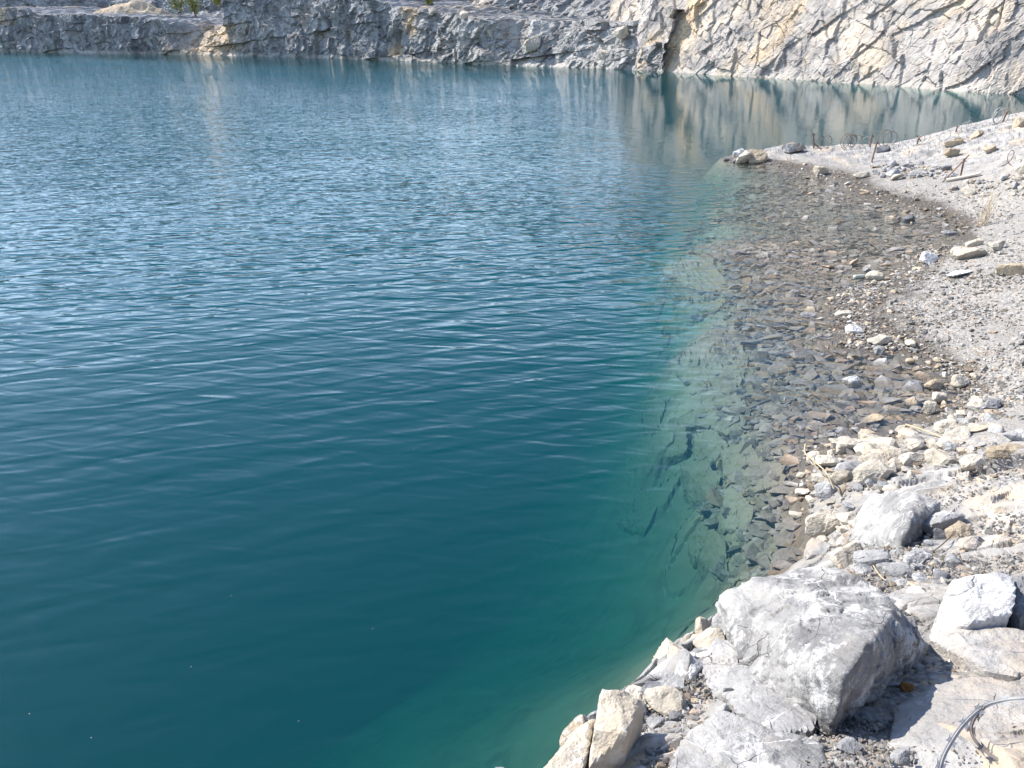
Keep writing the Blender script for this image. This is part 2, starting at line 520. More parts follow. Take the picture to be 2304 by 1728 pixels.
# the steep outer side of the foreground shelf: (edge pixel, edge height)
EDGE = [(1250, 1745, 1.60), (1320, 1670, 1.56), (1375, 1590, 1.52), (1440, 1560, 1.56), (1500, 1478, 1.47), (1590, 1418, 1.40), (1680, 1350, 1.28), (1760, 1310, 1.12), (1850, 1285, 1.0)]
ep = np.array([at_z(*e)[:2] for e in EDGE])
ep = np.vstack([[[-5, -2.2], [-2.6, -0.6], [-1.1, 0.35], [-0.35, 1.05]], ep])
ez = np.array([1.6, 1.62, 1.65, 1.68] + [e[2] for e in EDGE])
tn = np.gradient(ep, axis=0)
tn /= np.linalg.norm(tn, axis=1)[:, None]
nrm = np.stack([-tn[:, 1], tn[:, 0]], 1)          # towards the water
for k in range(len(ep)):
    last = k >= len(ep) - 2
    pts.append(ep[k] - 0.02 * nrm[k]); zz.append(ez[k]); rk.append(1)
    for dd, zd in ((0.22, 0.75 * ez[k]), (0.42, 0.05), (0.75, -0.7), (1.5, -1.5)):
        if last and dd > 0.3:
            continue
        pts.append(ep[k] + dd * nrm[k]); zz.append(zd); rk.append(.7)
WP = [(-6, 5, -5, 0), (-6, -1, -3, 0), (-3, 3, -3.6, 0), (-2, 8, -5.5, 0), (-8, 12, -6.5, 0), (-20, 10, -6.5, 0), (-30, 40, -6.5, 0), (0, 14, -6, 0), (0, 22, -6, 0), (-10, 24, -6.2, 0), (0, 50, -6.5, 0), (-30, 80, -6.5, 0), (-80, 60, -6.5, 0), (-80, 120, -6.5, 0),
      (5, 45, -6, 0), (15, 45, -6, 0), (14, 32, -4.5, 0), (10, 29, -3.2, 0), (20, 31, -2.5, .2), (8, 27, -1.8, .2), (12, 27, -1.2, .3), (16, 28, -1.0, .3), (24, 36, -5, 0), (40, 40, -3, 0), (20, 60, -6.5, 0),
      (26, 28, .8, .3), (22, 24, 2.0, .4), (30, 24, 3, .4), (20, 15, 2.2, .4), (30, 10, 4, .4), (12, 6, 2.0, .4), (16, 9, 2.0, .3), (8, 3, 2.1, .6), (5, 1, 2.1, .8), (2, 0, 2.0, .8), (0, 0, 1.95, .8), (0, -3, 2.2, .6), (-4, -4, 2.2, .6), (6, -4, 2.6, .5), (20, -4, 4.5, .5), (-15, -8, 2.5, .5), (-15, -3, -4, 0),
      (60, 20, 6, .4), (100, 0, 8, .4), (100, 80, 0, 0), (-120, 0, -6.5, 0), (-120, 160, -6.5, 0), (0, 140, -6.5, 0), (60, 100, -6.5, 0)]
for (x, y, z, r) in WP:
    pts.append(np.array([x, y], float)); zz.append(z); rk.append(r)
RP = np.array(pts)
A = np.linalg.norm(RP[:, None] - RP[None], axis=2)
nP = len(RP)
Q = np.hstack([np.ones((nP, 1)), RP])
MM = np.zeros((nP + 3, nP + 3))
MM[:nP, :nP] = A + np.eye(nP) * -0.01
MM[:nP, nP:] = Q
MM[nP:, :nP] = Q.T
rhs = np.zeros((nP + 3, 2))
rhs[:nP, 0] = zz
rhs[:nP, 1] = rk
SOL = np.linalg.solve(MM, rhs)


def base_h(xy):
    xy = np.atleast_2d(np.asarray(xy, float))
    out = np.empty((len(xy), 2))
    for k in range(0, len(xy), 40000):
        q = xy[k:k + 40000]
        d = np.sqrt(((q[:, None, :] - RP[None]) ** 2).sum(2))
        out[k:k + 40000] = d @ SOL[:nP] + SOL[nP] + q @ SOL[nP + 1:]
    return np.clip(out[:, 0], -6.6, 9), np.clip(out[:, 1], 0, 1)


def ground_h(xy):
    """base surface plus broken-rock relief; also returns the rock mask"""
    h, r = base_h(xy)
    xy = np.atleast_2d(xy)
    p = np.column_stack([xy, np.zeros(len(xy))])
    dist = np.hypot(xy[:, 0], xy[:, 1])
    near = 1 - smooth(12, 40, dist)
    pw = p + 0.10 * np.column_stack([gnoise(p * 3), gnoise(p * 3 + 9), np.zeros(len(p))])
    m = smooth(0.12, 0.7, r)
    b1, e1, _ = blocks(pw * np.array([1.5, 2.2, 1]), 2, 3, 0.9, 0.5)
    b2, e2, _ = blocks(pw * np.array([5.0, 6.5, 1]), 2, 5, 0.9, 0.6)
    b3, e3, _ = blocks(pw * 16.0, 2, 7, 0.9, 0.6)
    land = smooth(-0.25, 0.3, h)
    amp = m * (0.35 + 0.65 * land) * smooth(-0.9, -0.1, h)
    d = amp * (0.10 * b1 * smooth(0, 0.08, e1) + 0.032 * b2 * smooth(0, 0.14, e2) + 0.008 * b3 * smooth(0, 0.2, e3))
    d -= amp * 0.02 * (1 - smooth(0.0, 0.10, e1))
    d += (0.010 * fbm(p * 4.0, 4) * (0.4 + m) + 0.022 * fbm(p * 0.9, 3) * smooth(0.02, 0.3, np.abs(h))) * (0.1 + 0.9 * smooth(-0.9, -0.2, h))
    ca, sa_ = math.cos(0.33), math.sin(0.33)
    sp = np.column_stack([(p[:, 0] * ca + p[:, 1] * sa_) * 0.45, (-p[:, 0] * sa_ + p[:, 1] * ca) * 2.4, p[:, 2]]) + 0.25 * np.column_stack([gnoise(p * 0.8), gnoise(p * 0.8 + 4), np.zeros(len(p))])
    s1, se1, _ = blocks(sp, 2, 41, 0.9, 0.7)
    d += m * smooth(14, 19, xy[:, 1]) * smooth(0.08, 0.3, h) * 0.10 * s1 * smooth(0, 0.15, se1)
    # loose stony beds where there is no bedrock
    sb, se, sr = blocks(pw * 7.5, 2, 21, 0.8, 0.8)
    uw = (1 - land) * smooth(-3.5, -0.05, h)
    d += (1 - m) * uw * smooth(-0.9, -0.25, h) * 0.030 * sb * smooth(0, 0.2, se)
    tb, te, tr = blocks(pw * np.array([1.1, 1.6, 1.0]), 2, 33, 0.7, 0.8)
    deepish = smooth(-0.25, -0.8, h) * smooth(-4.5, -2.0, h)
    lb, le, lr = blocks((pw + 0.12 * np.column_stack([gnoise(p * 1.3 + 3), gnoise(p * 1.3 + 8), np.zeros(len(p))])) * np.array([1.7, 2.0, 1.0]), 2, 35, 0.8, 0.9)
    lip = smooth(-1.7, -0.9, h) * smooth(-0.27, -0.36, h) * smooth(0.05, 0.12, r) * (1 - smooth(13, 15, xy[:, 1]))
    lip *= smooth(1.1, 1.7, xy[:, 0])
    d += lip * (0.07 * lb * smooth(0, 0.12, le) - 0.075 * (1 - smooth(0.01, 0.07, le)))
    d += 0.16 * fbm(p * 0.55 + 11, 4) * smooth(-0.08, -0.25, h) * smooth(-3, -1, h) * smooth(11, 14, xy[:, 1])
    d += deepish * 0.03 * tb * smooth(0, 0.25, te)
    gb, _, _ = blocks(pw * 26.0, 2, 23, 0.8, 0.8)
    d += (1 - m) * land * 0.0045 * gb
    return h + d * (0.25 + 0.75 * near), r


def hit(u, v, lift=0.0):
    """where the sight line of a source pixel meets the ground"""
    d = ray(u, v)
    t = np.concatenate([np.arange(1.0, 8, 0.02), np.arange(8, 45, 0.06)])
    P = CAM + t[:, None] * d
    h, _ = base_h(P[:, :2])
    i = np.argmax(P[:, 2] <= h + lift)
    return P[i].copy()


az = np.concatenate([np.radians(np.linspace(-110, -9, 70)), np.radians(np.linspace(-8.6, 48.0, 640)), np.radians(np.linspace(48.6, 110, 60))])
rr = [0.35]
while rr[-1] < 400:
    r_ = rr[-1]
    rr.append(r_ + min(1.15 * (r_ * r_ + 4.4) / (773 * 2.1), 0.0058 * r_) if r_ < 30 else r_ * 1.05)
rr = np.array(rr)
RR, AZ = np.meshgrid(rr, az, indexing='ij')
XY = np.column_stack([(RR * np.sin(AZ)).ravel(), (RR * np.cos(AZ)).ravel()])
gh, gr = ground_h(XY)
# flatten the visible surfaces away at the waterline only by true height; tint holds rock mask / tan
GV = np.column_stack([XY, gh])
p3 = np.column_stack([XY, np.zeros(len(XY))])
tb = 0.5 + 0.5 * np.clip(fbm(p3 * 0.7 + 5, 4) * 1.4, -1, 1)
attr = np.column_stack([smooth(0.15, 0.6, gr + 0.18 * fbm(p3 * 2.5, 3)), tb, np.zeros(len(XY))])


def ground_material():
    mat = bpy.data.materials.new('shore_ground')
    N = NT(mat)
    geo = N.n('ShaderNodeNewGeometry')
    pos = geo.outputs['Position']
    at = N.n('ShaderNodeVertexColor', layer_name='mask')
    sa = N.n('ShaderNodeSeparateColor')
    N.l(at.outputs['Color'], sa.inputs[0])
    rockm, tanm = sa.outputs[0], sa.outputs[1]
    sep = N.n('ShaderNodeSeparateXYZ')
    N.l(pos, sep.inputs[0])
    z = sep.outputs[2]
    wv = N.warp(pos, 2.0, 0.25)
    # bedrock
    body = N.noise(wv, 3.2, 9, 0.64)
    rc = N.mix(N.ss(body, 0.34, 0.66), (0.19, 0.186, 0.183), (0.355, 0.342, 0.325))
    rc = N.mix(N.math('MULTIPLY', N.ss(N.noise(wv, 1.6, 7, 0.62), 0.50, 0.66), 0.75), rc, (0.44, 0.35, 0.25))
    rc = N.mix(N.math('MULTIPLY', N.ss(N.noise(pos, 6.5, 10, 0.72), 0.50, 0.63), 0.5), rc, (0.52, 0.51, 0.495))
    w2 = N.warp(pos, 2.0, 0.12)
    vf = N.math('MULTIPLY', N.math('SUBTRACT', 1.0, N.ss(N.voro(w2, 3.6, 'DISTANCE_TO_EDGE'), 0.002, 0.008)), N.ss(N.noise(pos, 3.3, 3), 0.5, 0.62))
    rc = N.mix(N.math('MULTIPLY', vf, 0.8), rc, (0.78, 0.77, 0.75))
    w3 = N.warp(pos, 4.0, 0.06)
    crack = N.math('MULTIPLY', N.math('SUBTRACT', 1.0, N.ss(N.voro(w3, 5.0, 'DISTANCE_TO_EDGE'), 0.0, 0.011)), N.math('MULTIPLY', N.ss(z, -0.2, 0.0), N.ss(N.noise(pos, 2.1, 3), 0.5, 0.58)))
    rc = N.mix(N.math('MULTIPLY', crack, 0.55), rc, (0.08, 0.075, 0.07))
    # gravel and dust
    cell = N.n('ShaderNodeTexVoronoi', feature='F1')
    cell.inputs['Scale'].default_value = 34
    N.l(w3, cell.inputs['Vector'])
    cs = N.n('ShaderNodeSeparateColor')
    N.l(cell.outputs['Color'], cs.inputs[0])
    gc = N.mix(cs.outputs[0], (0.19, 0.183, 0.172), (0.42, 0.40, 0.375))
    gc = N.mix(N.ss(cs.outputs[1], 0.82, 0.9), gc, (0.40, 0.32, 0.23))
    gc = N.mix(N.math('MULTIPLY', N.ss(cell.outputs['Distance'], 0.45, 0.75), 0.55), gc, (0.16, 0.155, 0.15))
    dustf = N.ss(N.noise(pos, 0.9, 8, 0.6), 0.38, 0.62)
    gc = N.mix(N.math('MULTIPLY', dustf, 0.72), gc, (0.25, 0.238, 0.222))
    gc = N.mix(N.math('MULTIPLY', N.ss(N.noise(pos, 0.55, 7, 0.62), 0.52, 0.66), 0.6), gc, (0.22, 0.205, 0.185))
    c = N.mix(rockm, gc, rc)
    # damp rim and drowned bed
    zn = N.math('ADD', z, N.math('MULTIPLY', N.math('SUBTRACT', N.noise(pos, 3.5, 6, 0.65), 0.5), 0.16))
    wet = N.math('SUBTRACT', 1.0, N.ss(zn, 0.04, 0.12))
    c = N.mix(wet, c, N.mix(1.0, c, (0.38, 0.345, 0.30), 'MULTIPLY'))
    under = N.math('SUBTRACT', 1.0, N.ss(z, -0.05, 0.004))
    bc = N.n('ShaderNodeTexVoronoi', feature='F1')
    bc.inputs['Scale'].default_value = 9
    N.l(w3, bc.inputs['Vector'])
    bs_ = N.n('ShaderNodeSeparateColor')
    N.l(bc.outputs['Color'], bs_.inputs[0])
    bed = N.mix(bs_.outputs[0], (0.075, 0.054, 0.040), (0.20, 0.15, 0.108))
    bed = N.mix(N.ss(N.noise(pos, 1.4, 6), 0.42, 0.62), bed, (0.175, 0.15, 0.108))
    deepm = N.math('SUBTRACT', 1.0, N.ss(z, -0.95, -0.35))
    bed = N.mix(N.math('MULTIPLY', deepm, 0.6), bed, N.mix(N.noise(pos, 2.5, 6), (0.07, 0.062, 0.042), (0.145, 0.125, 0.085)))
    c = N.mix(N.math('MULTIPLY', under, 0.92), c, bed)
    h1 = N.noise(wv, 10, 8, 0.68)
    h2 = N.noise(pos, 80, 5, 0.65)
    g1 = N.math('MULTIPLY', N.math('SUBTRACT', 1.0, cell.outputs['Distance']), N.math('SUBTRACT', 1.0, rockm))
    hh = N.math('ADD', N.math('ADD', h1, N.math('MULTIPLY', h2, 0.16)), N.math('MULTIPLY', g1, 0.35))
    hh = N.math('SUBTRACT', hh, N.math('MULTIPLY', N.math('MULTIPLY', crack, rockm), 0.4))
    bp = N.n('ShaderNodeBump')
    N.l(N.math('SUBTRACT', 0.8, N.math('MULTIPLY', N.math('SUBTRACT', 1.0, N.ss(z, -0.9, -0.15)), 0.68)), bp.inputs['Strength'])
    bp.inputs['Distance'].default_value = 0.03
    N.l(hh, bp.inputs['Height'])
    bs = N.n('ShaderNodeBsdfPrincipled')
    N.l(c, bs.inputs['Base Color'])
    ro = N.n('ShaderNodeMapRange')
    N.l(wet, ro.inputs[0])
    ro.inputs['To Min'].default_value = 0.93
    ro.inputs['To Max'].default_value = 0.5
    N.l(ro.outputs[0], bs.inputs['Roughness'])
    bs.inputs['Specular IOR Level'].default_value = 0.25
    N.l(bp.outputs[0], bs.inputs['Normal'])
    o = N.n('ShaderNodeOutputMaterial')
    N.l(bs.outputs[0], o.inputs[0])
    return mat


g_me = mesh_np('ground', GV, grid_faces(len(rr), len(az))[:, ::-1], ground_material(), False, {'mask': attr})
ground = tag(link('ground', g_me), kind='structure')

# ------------------------------------------------------------------ water
def water_material():
    mat = bpy.data.materials.new('lake_water')
    N = NT(mat)
    geo = N.n('ShaderNodeNewGeometry')
    pos = geo.outputs['Position']
    sep = N.n('ShaderNodeSeparateXYZ')
    N.l(pos, sep.inputs[0])
    X, Y = sep.outputs[0], sep.outputs[1]

    def offs(dx, dy):
        nd = N.n('ShaderNodeVectorMath', operation='ADD')
        N.l(pos, nd.inputs[0])
        nd.inputs[1].default_value = (dx, dy, 0)
        return nd.outputs[0]

    def layer(vec, rot, sx, sy, detail, rough, dist=0.0):
        mp = N.n('ShaderNodeMapping', vector_type='TEXTURE')
        mp.inputs['Rotation'].default_value = (0, 0, math.radians(rot))
        mp.inputs['Scale'].default_value = (1 / sx, 1 / sy, 1)
        N.l(vec, mp.inputs['Vector'])
        nd = N.n('ShaderNodeTexNoise', noise_dimensions='2D')
        nd.inputs['Scale'].default_value = 1.0
        nd.inputs['Detail'].default_value = detail
        nd.inputs['Roughness'].default_value = rough
        nd.inputs['Distortion'].default_value = dist
        N.l(mp.outputs[0], nd.inputs['Vector'])
        return nd.outputs['Fac']

    fine_amp = N.math('MULTIPLY', N.ss(Y, 6.0, 18.0), 0.013)

    def height(vec):
        a = layer(vec, 16, 1.1, 4.6, 1.0, 0.4, 0.35)
        b = layer(vec, -9, 2.0, 6.5, 1.0, 0.4, 0.35)
        cc = layer(vec, 6, 4.0, 12.0, 1.0, 0.4, 0.3)
        lng = layer(vec, 26, 0.35, 1.5, 0.0, 0.4, 0.3)
        h_ = N.math('ADD', N.math('MULTIPLY', a, 0.050), N.math('MULTIPLY', b, 0.034))
        h_ = N.math('ADD', h_, N.math('MULTIPLY', cc, fine_amp))
        return N.math('ADD', h_, N.math('MULTIPLY', lng, 0.035))

    EPS = 0.012
    h0 = height(pos)
    slx = N.math('DIVIDE', N.math('SUBTRACT', height(offs(EPS, 0)), h0), EPS)
    sly = N.math('DIVIDE', N.math('SUBTRACT', height(offs(0, EPS)), h0), EPS)
    # wind reaches the open water; the lee of the shore and of the tall face stays calm
    gust = N.ss(N.noise(pos, 0.10, 3), 0.30, 0.70)
    openw = N.ss(Y, 5.0, 16.0)
    lee_r = N.math('SUBTRACT', 1.0, N.math('MULTIPLY', N.ss(N.math('SUBTRACT', X, N.math('MULTIPLY', Y, 0.13)), -1.6, 1.4), N.ss(Y, 17, 25)))
    # distance to the far face along its own direction
    far = N.math('ADD', Y, N.math('MULTIPLY', X, 0.62))
    lee_f = N.math('SUBTRACT', 1.0, N.ss(far, 62, 76))
    lee_s = N.math('SUBTRACT', 1.0, N.math('MULTIPLY', N.ss(N.math('SUBTRACT', X, N.math('MULTIPLY', Y, 0.10)), 0.6, 2.6), N.math('SUBTRACT', 1.0, N.ss(Y, 10, 16))))
    amp = N.math('MULTIPLY', N.math('MULTIPLY_ADD', openw, 0.54), N.math('MULTIPLY_ADD', gust, 0.55))
    amp.node.inputs[0].links[0].from_node.inputs[2].default_value = 0.38
    amp.node.inputs[1].links[0].from_node.inputs[2].default_value = 0.65
    for lf, lo in ((lee_r, 0.08), (lee_f, 0.22), (lee_s, 0.75)):
        m = N.math('MULTIPLY_ADD', lf, 1 - lo)
        m.node.inputs[2].default_value = lo
        amp = N.math('MULTIPLY', amp, m)
    slx = N.math('MULTIPLY', slx, amp)
    sly = N.math('MULTIPLY', sly, amp)
    # wind blows towards the viewer: the steep fronts of the wavelets face this way
    sly = N.math('ADD', N.math('MULTIPLY', sly, 0.75), N.math('MULTIPLY', N.math('MAXIMUM', N.math('SUBTRACT', sly, 0.09), 0.0), 1.6))
    cn = N.n('ShaderNodeCombineXYZ')
    N.l(N.math('MULTIPLY', slx, -1.0), cn.inputs[0])
    N.l(N.math('MULTIPLY', sly, -1.0), cn.inputs[1])
    cn.inputs[2].default_value = 1.0
    bp = N.n('ShaderNodeVectorMath', operation='NORMALIZE')
    N.l(cn.outputs[0], bp.inputs[0])
    fr = N.n('ShaderNodeFresnel')
    # same reflectance from either side, so that sunlight also gets in where the thin sheet is not refracting
    io = N.n('ShaderNodeMapRange')
    N.l(geo.outputs['Backfacing'], io.inputs[0])
    io.inputs['To Min'].default_value = 1.333
    io.inputs['To Max'].default_value = 1 / 1.333
    N.l(io.outputs[0], fr.inputs['IOR'])
    N.l(bp.outputs[0], fr.inputs['Normal'])
    tr = N.n('ShaderNodeBsdfTransparent')
    gl = N.n('ShaderNodeBsdfGlossy')
    gl.inputs['Roughness'].default_value = 0.0
    N.l(bp.outputs[0], gl.inputs['Normal'])
    mx = N.n('ShaderNodeMixShader')
    N.l(fr.outputs[0], mx.inputs[0])
    N.l(tr.outputs[0], mx.inputs[1])
    N.l(gl.outputs[0], mx.inputs[2])
    ab = N.n('ShaderNodeVolumeAbsorption')
    ab.inputs['Color'].default_value = (0.0, 0.62, 0.60, 1)
    ab.inputs['Density'].default_value = 0.60
    sc = N.n('ShaderNodeVolumeScatter')
    sc.inputs['Color'].default_value = (0.01, 0.53, 0.72, 1)
    sc.inputs['Density'].default_value = 0.090
    ad = N.n('ShaderNodeAddShader')
    N.l(ab.outputs[0], ad.inputs[0])
    N.l(sc.outputs[0], ad.inputs[1])
    o = N.n('ShaderNodeOutputMaterial')
    N.l(mx.outputs[0], o.inputs['Surface'])
    N.l(ad.outputs[0], o.inputs['Volume'])
    return mat


bm = bmesh.new()
bmesh.ops.create_cube(bm, size=1.0)
for v in bm.verts:
    v.co.x *= 420
    v.co.y = v.co.y * 330 + 110
    v.co.z = 0.0 if v.co.z > 0 else -9.0
w_me = bpy.data.meshes.new('lake_water')
bm.to_mesh(w_me)
bm.free()
w_me.materials.append(water_material())
tag(link('lake_water', w_me), kind='structure')

# ------------------------------------------------------------------ quarry faces
def cliff_material(name, dark, light, tanc, tan_pos=None, warm=0.0, sc=1.0):
    mat = bpy.data.materials.new(name)
    N = NT(mat)
    geo = N.n('ShaderNodeNewGeometry')
    pos = geo.outputs['Position']
    sep = N.n('ShaderNodeSeparateXYZ')
    N.l(pos, sep.inputs[0])
    at = N.n('ShaderNodeVertexColor', layer_name='mask')
    sa = N.n('ShaderNodeSeparateColor')
    N.l(at.outputs['Color'], sa.inputs[0])
    wv = N.warp(pos, 0.5, 0.8)
    body = N.noise(wv, 0.55 * sc, 9, 0.66)
    c = N.mix(N.ss(body, 0.33, 0.67), dark, light)
    c = N.mix(N.math('MULTIPLY', sa.outputs[1], 0.8), c, N.mix(N.ss(body, 0.33, 0.67), (0.19, 0.185, 0.18), (0.40, 0.385, 0.36)))
    # every joint block has its own shade
    bl = N.n('ShaderNodeMix', data_type='RGBA', blend_type='MULTIPLY')
    bl.inputs[0].default_value = 1.0
    sh = N.math('MULTIPLY_ADD', sa.outputs[2], 0.42)
    sh.node.inputs[2].default_value = 0.79
    cb = N.n('ShaderNodeCombineColor')
    for k in range(3):
        N.l(sh, cb.inputs[k])
    N.l(c, bl.inputs[6])
    N.l(cb.outputs[0], bl.inputs[7])
    c = bl.outputs[2]
    st = N.noise(wv, 0.28 * sc, 7, 0.64)
    c = N.mix(N.math('MULTIPLY', N.ss(st, 0.54 - 0.1 * warm, 0.70 - 0.1 * warm), 0.5 + 0.2 * warm), c, tanc)
    c = N.mix(N.math('MULTIPLY', sa.outputs[0], N.ss(N.noise(pos, 0.9, 6, 0.65), 0.25, 0.55)), c, (0.58, 0.43, 0.27))
    c = N.mix(N.math('MULTIPLY', N.ss(N.noise(pos, 1.5, 9, 0.7), 0.54, 0.68), 0.4), c, (0.47, 0.455, 0.43))
    w3 = N.warp(pos, 1.2, 0.22)
    crack = N.math('MULTIPLY', N.math('SUBTRACT', 1.0, N.ss(N.voro(w3, 0.75, 'DISTANCE_TO_EDGE'), 0.0, 0.028)), N.ss(N.noise(pos, 0.5, 3), 0.47, 0.57))
    c = N.mix(N.math('MULTIPLY', crack, 0.35), c, tuple(0.4 * x for x in dark))
    zn = N.math('ADD', sep.outputs[2], N.math('MULTIPLY', N.math('SUBTRACT', N.noise(pos, 0.7, 4), 0.5), 0.30))
    band = N.math('MULTIPLY', N.math('SUBTRACT', 1.0, N.ss(zn, 0.30, 0.40)), N.ss(N.noise(pos, 0.35, 3), 0.36, 0.44))
    c = N.mix(N.math('MULTIPLY', band, 0.42), c, (0.47, 0.43, 0.37))
    h1 = N.noise(wv, 1.6, 9, 0.7)
    f1 = N.voro(w3, 1.7, 'F1')
    hh = N.math('SUBTRACT', N.math('ADD', h1, N.math('MULTIPLY', f1, 0.55)), N.math('MULTIPLY', crack, 0.4))
    bp = N.n('ShaderNodeBump')
    bp.inputs['Strength'].default_value = 0.9
    bp.inputs['Distance'].default_value = 0.12
    N.l(hh, bp.inputs['Height'])
    bs = N.n('ShaderNodeBsdfPrincipled')
    N.l(c, bs.inputs['Base Color'])
    bs.inputs['Roughness'].default_value = 0.95
    bs.inputs['Specular IOR Level'].default_value = 0.15
    N.l(bp.outputs[0], bs.inputs['Normal'])
    o = N.n('ShaderNodeOutputMaterial')
    N.l(bs.outputs[0], o.inputs[0])
    return mat


def cliff(name, stations, mat, ds, dz, rel, stains=(), shear=0.0, lean=0.18, back=14.0, rubble=None, pale_from=None, seed=1, turn=(0.1, -0.25, 0.5)):
    """a quarry face: stations = (x, y, top height) along the foot; relief built from joint blocks of several sizes"""
    S = np.array(stations, float)
    seg = np.concatenate([[0], np.cumsum(np.hypot(np.diff(S[:, 0]), np.diff(S[:, 1])))])
    ns = int(seg[-1] / ds) + 1
    s = np.linspace(0, seg[-1], ns)
    fx, fy, top = np.interp(s, seg, S[:, 0]), np.interp(s, seg, S[:, 1]), np.interp(s, seg, S[:, 2])
    k = max(3, int(2.5 / ds)) | 1
    ker = np.hanning(k + 2)[1:-1]
    ker /= ker.sum()
    pad = k // 2
    sm = lambda q: np.convolve(np.pad(q, pad, mode='edge'), ker, 'valid')
    fx, fy = sm(fx), sm(fy)
    tx, ty = np.gradient(fx), np.gradient(fy)
    L = np.hypot(tx, ty)
    nx, ny = ty / L, -tx / L                      # towards the lake
    top = top + 0.35 * fbm(np.column_stack([s * 0.55, np.zeros(ns), np.full(ns, seed)]), 4) * np.minimum(1, top / 5)
    nz = int((S[:, 2].max() + 1.5) / dz) + 1
    t = np.linspace(0, 1, nz)
    zb = -1.5
    Z = zb + (top[:, None] - zb) * t[None]
    off = -lean * np.maximum(0, Z)
    if rubble is not None:                        # debris fans lie back at a shallow angle
        rb = np.interp(s, seg, np.array(rubble))[:, None]
        off -= rb * np.maximum(0, Z) * 1.1
    px = fx[:, None] + nx[:, None] * off
    py = fy[:, None] + ny[:, None] * off
    P = np.column_stack([px.ravel(), py.ravel(), Z.ravel()])
    # coordinates along the face, sheared so that the joints dip
    ss = np.repeat(s, nz)
    q = np.column_stack([ss + shear * P[:, 2], np.zeros(len(P)), P[:, 2] - shear * 0.45 * ss])
    q = q + 0.22 * np.column_stack([gnoise(P * 0.5), np.zeros(len(P)), gnoise(P * 0.5 + 7)])
    q[:, 1] = 0
    qq = q[:, [0, 2, 1]]
    D = np.zeros(len(P))
    shade = np.zeros(len(P))
    for j, (sx, sz, a, tl) in enumerate(rel):
        if j < 3:
            an = turn[j % len(turn)]
            ux = q[:, 0] * math.cos(an) + q[:, 2] * math.sin(an)
            uy = -q[:, 0] * math.sin(an) + q[:, 2] * math.cos(an)
            b, e, rnd_ = joints(ux / sx, uy / sz, seed * 7 + j, tl, 0.9)
            D += a * b - a * 0.12 * (1 - smooth(0, 0.03, e))
        else:
            b, e, rnd_ = blocks(qq * np.array([1 / sx, 1 / sz, 1]), 2, seed * 7 + j, tl, 0.8)
            D += a * b - a * 0.5 * (1 - smooth(0, 0.09, e))
        shade += rnd_ * (0.5 if j == 0 else 0.5 / (len(rel) - 1))
    D += rel[-1][2] * 1.2 * fbm(P * 1.1, 4)
    D *= smooth(-0.6, 0.5, P[:, 2]) * 0.8 + 0.2
    NX, NY = np.repeat(nx, nz), np.repeat(ny, nz)
    P[:, 0] += NX * D
    P[:, 1] += NY * D
    mask = np.zeros((len(P), 3))
    mask[:, 2] = shade
    if pale_from:
        mask[:, 1] = smooth(pale_from[0], pale_from[1], ss + 2.5 * gnoise(P * 0.25))
    for (s0, w, sl, z0, z1, amt) in stains:
        f = np.exp(-((ss - (s0 + sl * P[:, 2]) + 0.9 * gnoise(P * 0.8)) / w) ** 2) * smooth(z0 - .5, z0 + .5, P[:, 2]) * (1 - smooth(z1 - .7, z1 + .7, P[:, 2])) * amt
        mask[:, 0] = np.maximum(mask[:, 0], f)
    G = P.reshape(ns, nz, 3)
    Mk = mask.reshape(ns, nz, 3)
    # the bench on top, going back from the crest
    nb = 14
    bt = (np.linspace(0, 1, nb + 1)[1:]) ** 1.4 * back
    B = np.empty((ns, nb, 3))
    crest = G[:, -1]
    for i, d in enumerate(bt):
        B[:, i, 0] = crest[:, 0] - nx * d
        B[:, i, 1] = crest[:, 1] - ny * d
        B[:, i, 2] = crest[:, 2] + 0.02 * d + 0.28 * fbm(np.column_stack([B[:, i, 0], B[:, i, 1], np.full(ns, 3.0)]) * 0.9, 4) * min(1, d)
    G = np.concatenate([G, B], 1)
    Mk = np.concatenate([Mk, np.repeat(Mk[:, -1:], nb, 1)], 1)
    me = mesh_np(name, G.reshape(-1, 3), grid_faces(ns, nz + nb), mat, False, {'mask': Mk.reshape(-1, 3)})
    return tag(link(name, me), kind='structure'), (s, fx, fy, nx, ny, top)


def foot(u, v):
    return at_z(u, v, 0.0)[:2]


def crest_z(u, v, back=1.0):
    """height of a crest seen at (u, v) above the foot line at that column"""
    vf = np.interp(u, FOOT[:, 0], FOOT[:, 1])
    f = foot(u, vf)
    return at_y(u, v, f[1] + back)[2]


FOOT = np.array([(-500, 104), (0, 116), (200, 120), (500, 125), (700, 130), (900, 137), (1100, 146), (1300, 152), (1450, 158), (1600, 168), (1800, 180), (2000, 193), (2180, 207), (2304, 212), (2600, 232)], float)
CREST = [(-500, 30), (-200, 26), (0, 30), (25, 16), (70, 20), (115, 34), (200, 33), (300, 38), (380, 46), (430, 58), (470, 58), (497, 46), (520, 0), (560, -40), (700, -52), (800, -34), (845, -6), (880, 12), (960, 27), (1000, 32), (1050, 40), (1090, 44), (1150, 40), (1200, 50), (1260, 46), (1320, 52), (1400, 46), (1450, 36), (1500, 20)]
st_a, rub = [], []
for (u, v) in CREST:
    f = foot(u, np.interp(u, FOOT[:, 0], FOOT[:, 1]))
    st_a.append((f[0], f[1], crest_z(u, v)))
    rub.append(0.75 if 400 < u < 505 else (0.50 if 1090 < u < 1460 else 0.0))
M_CLIFF_A = cliff_material('quarry_rock_grey', (0.15, 0.149, 0.153), (0.34, 0.336, 0.335), (0.30, 0.235, 0.165))
M_CLIFF_B = cliff_material('quarry_rock_pale', (0.27, 0.25, 0.235), (0.435, 0.40, 0.365), (0.53, 0.43, 0.32), warm=0.7)
SA = np.array(st_a)
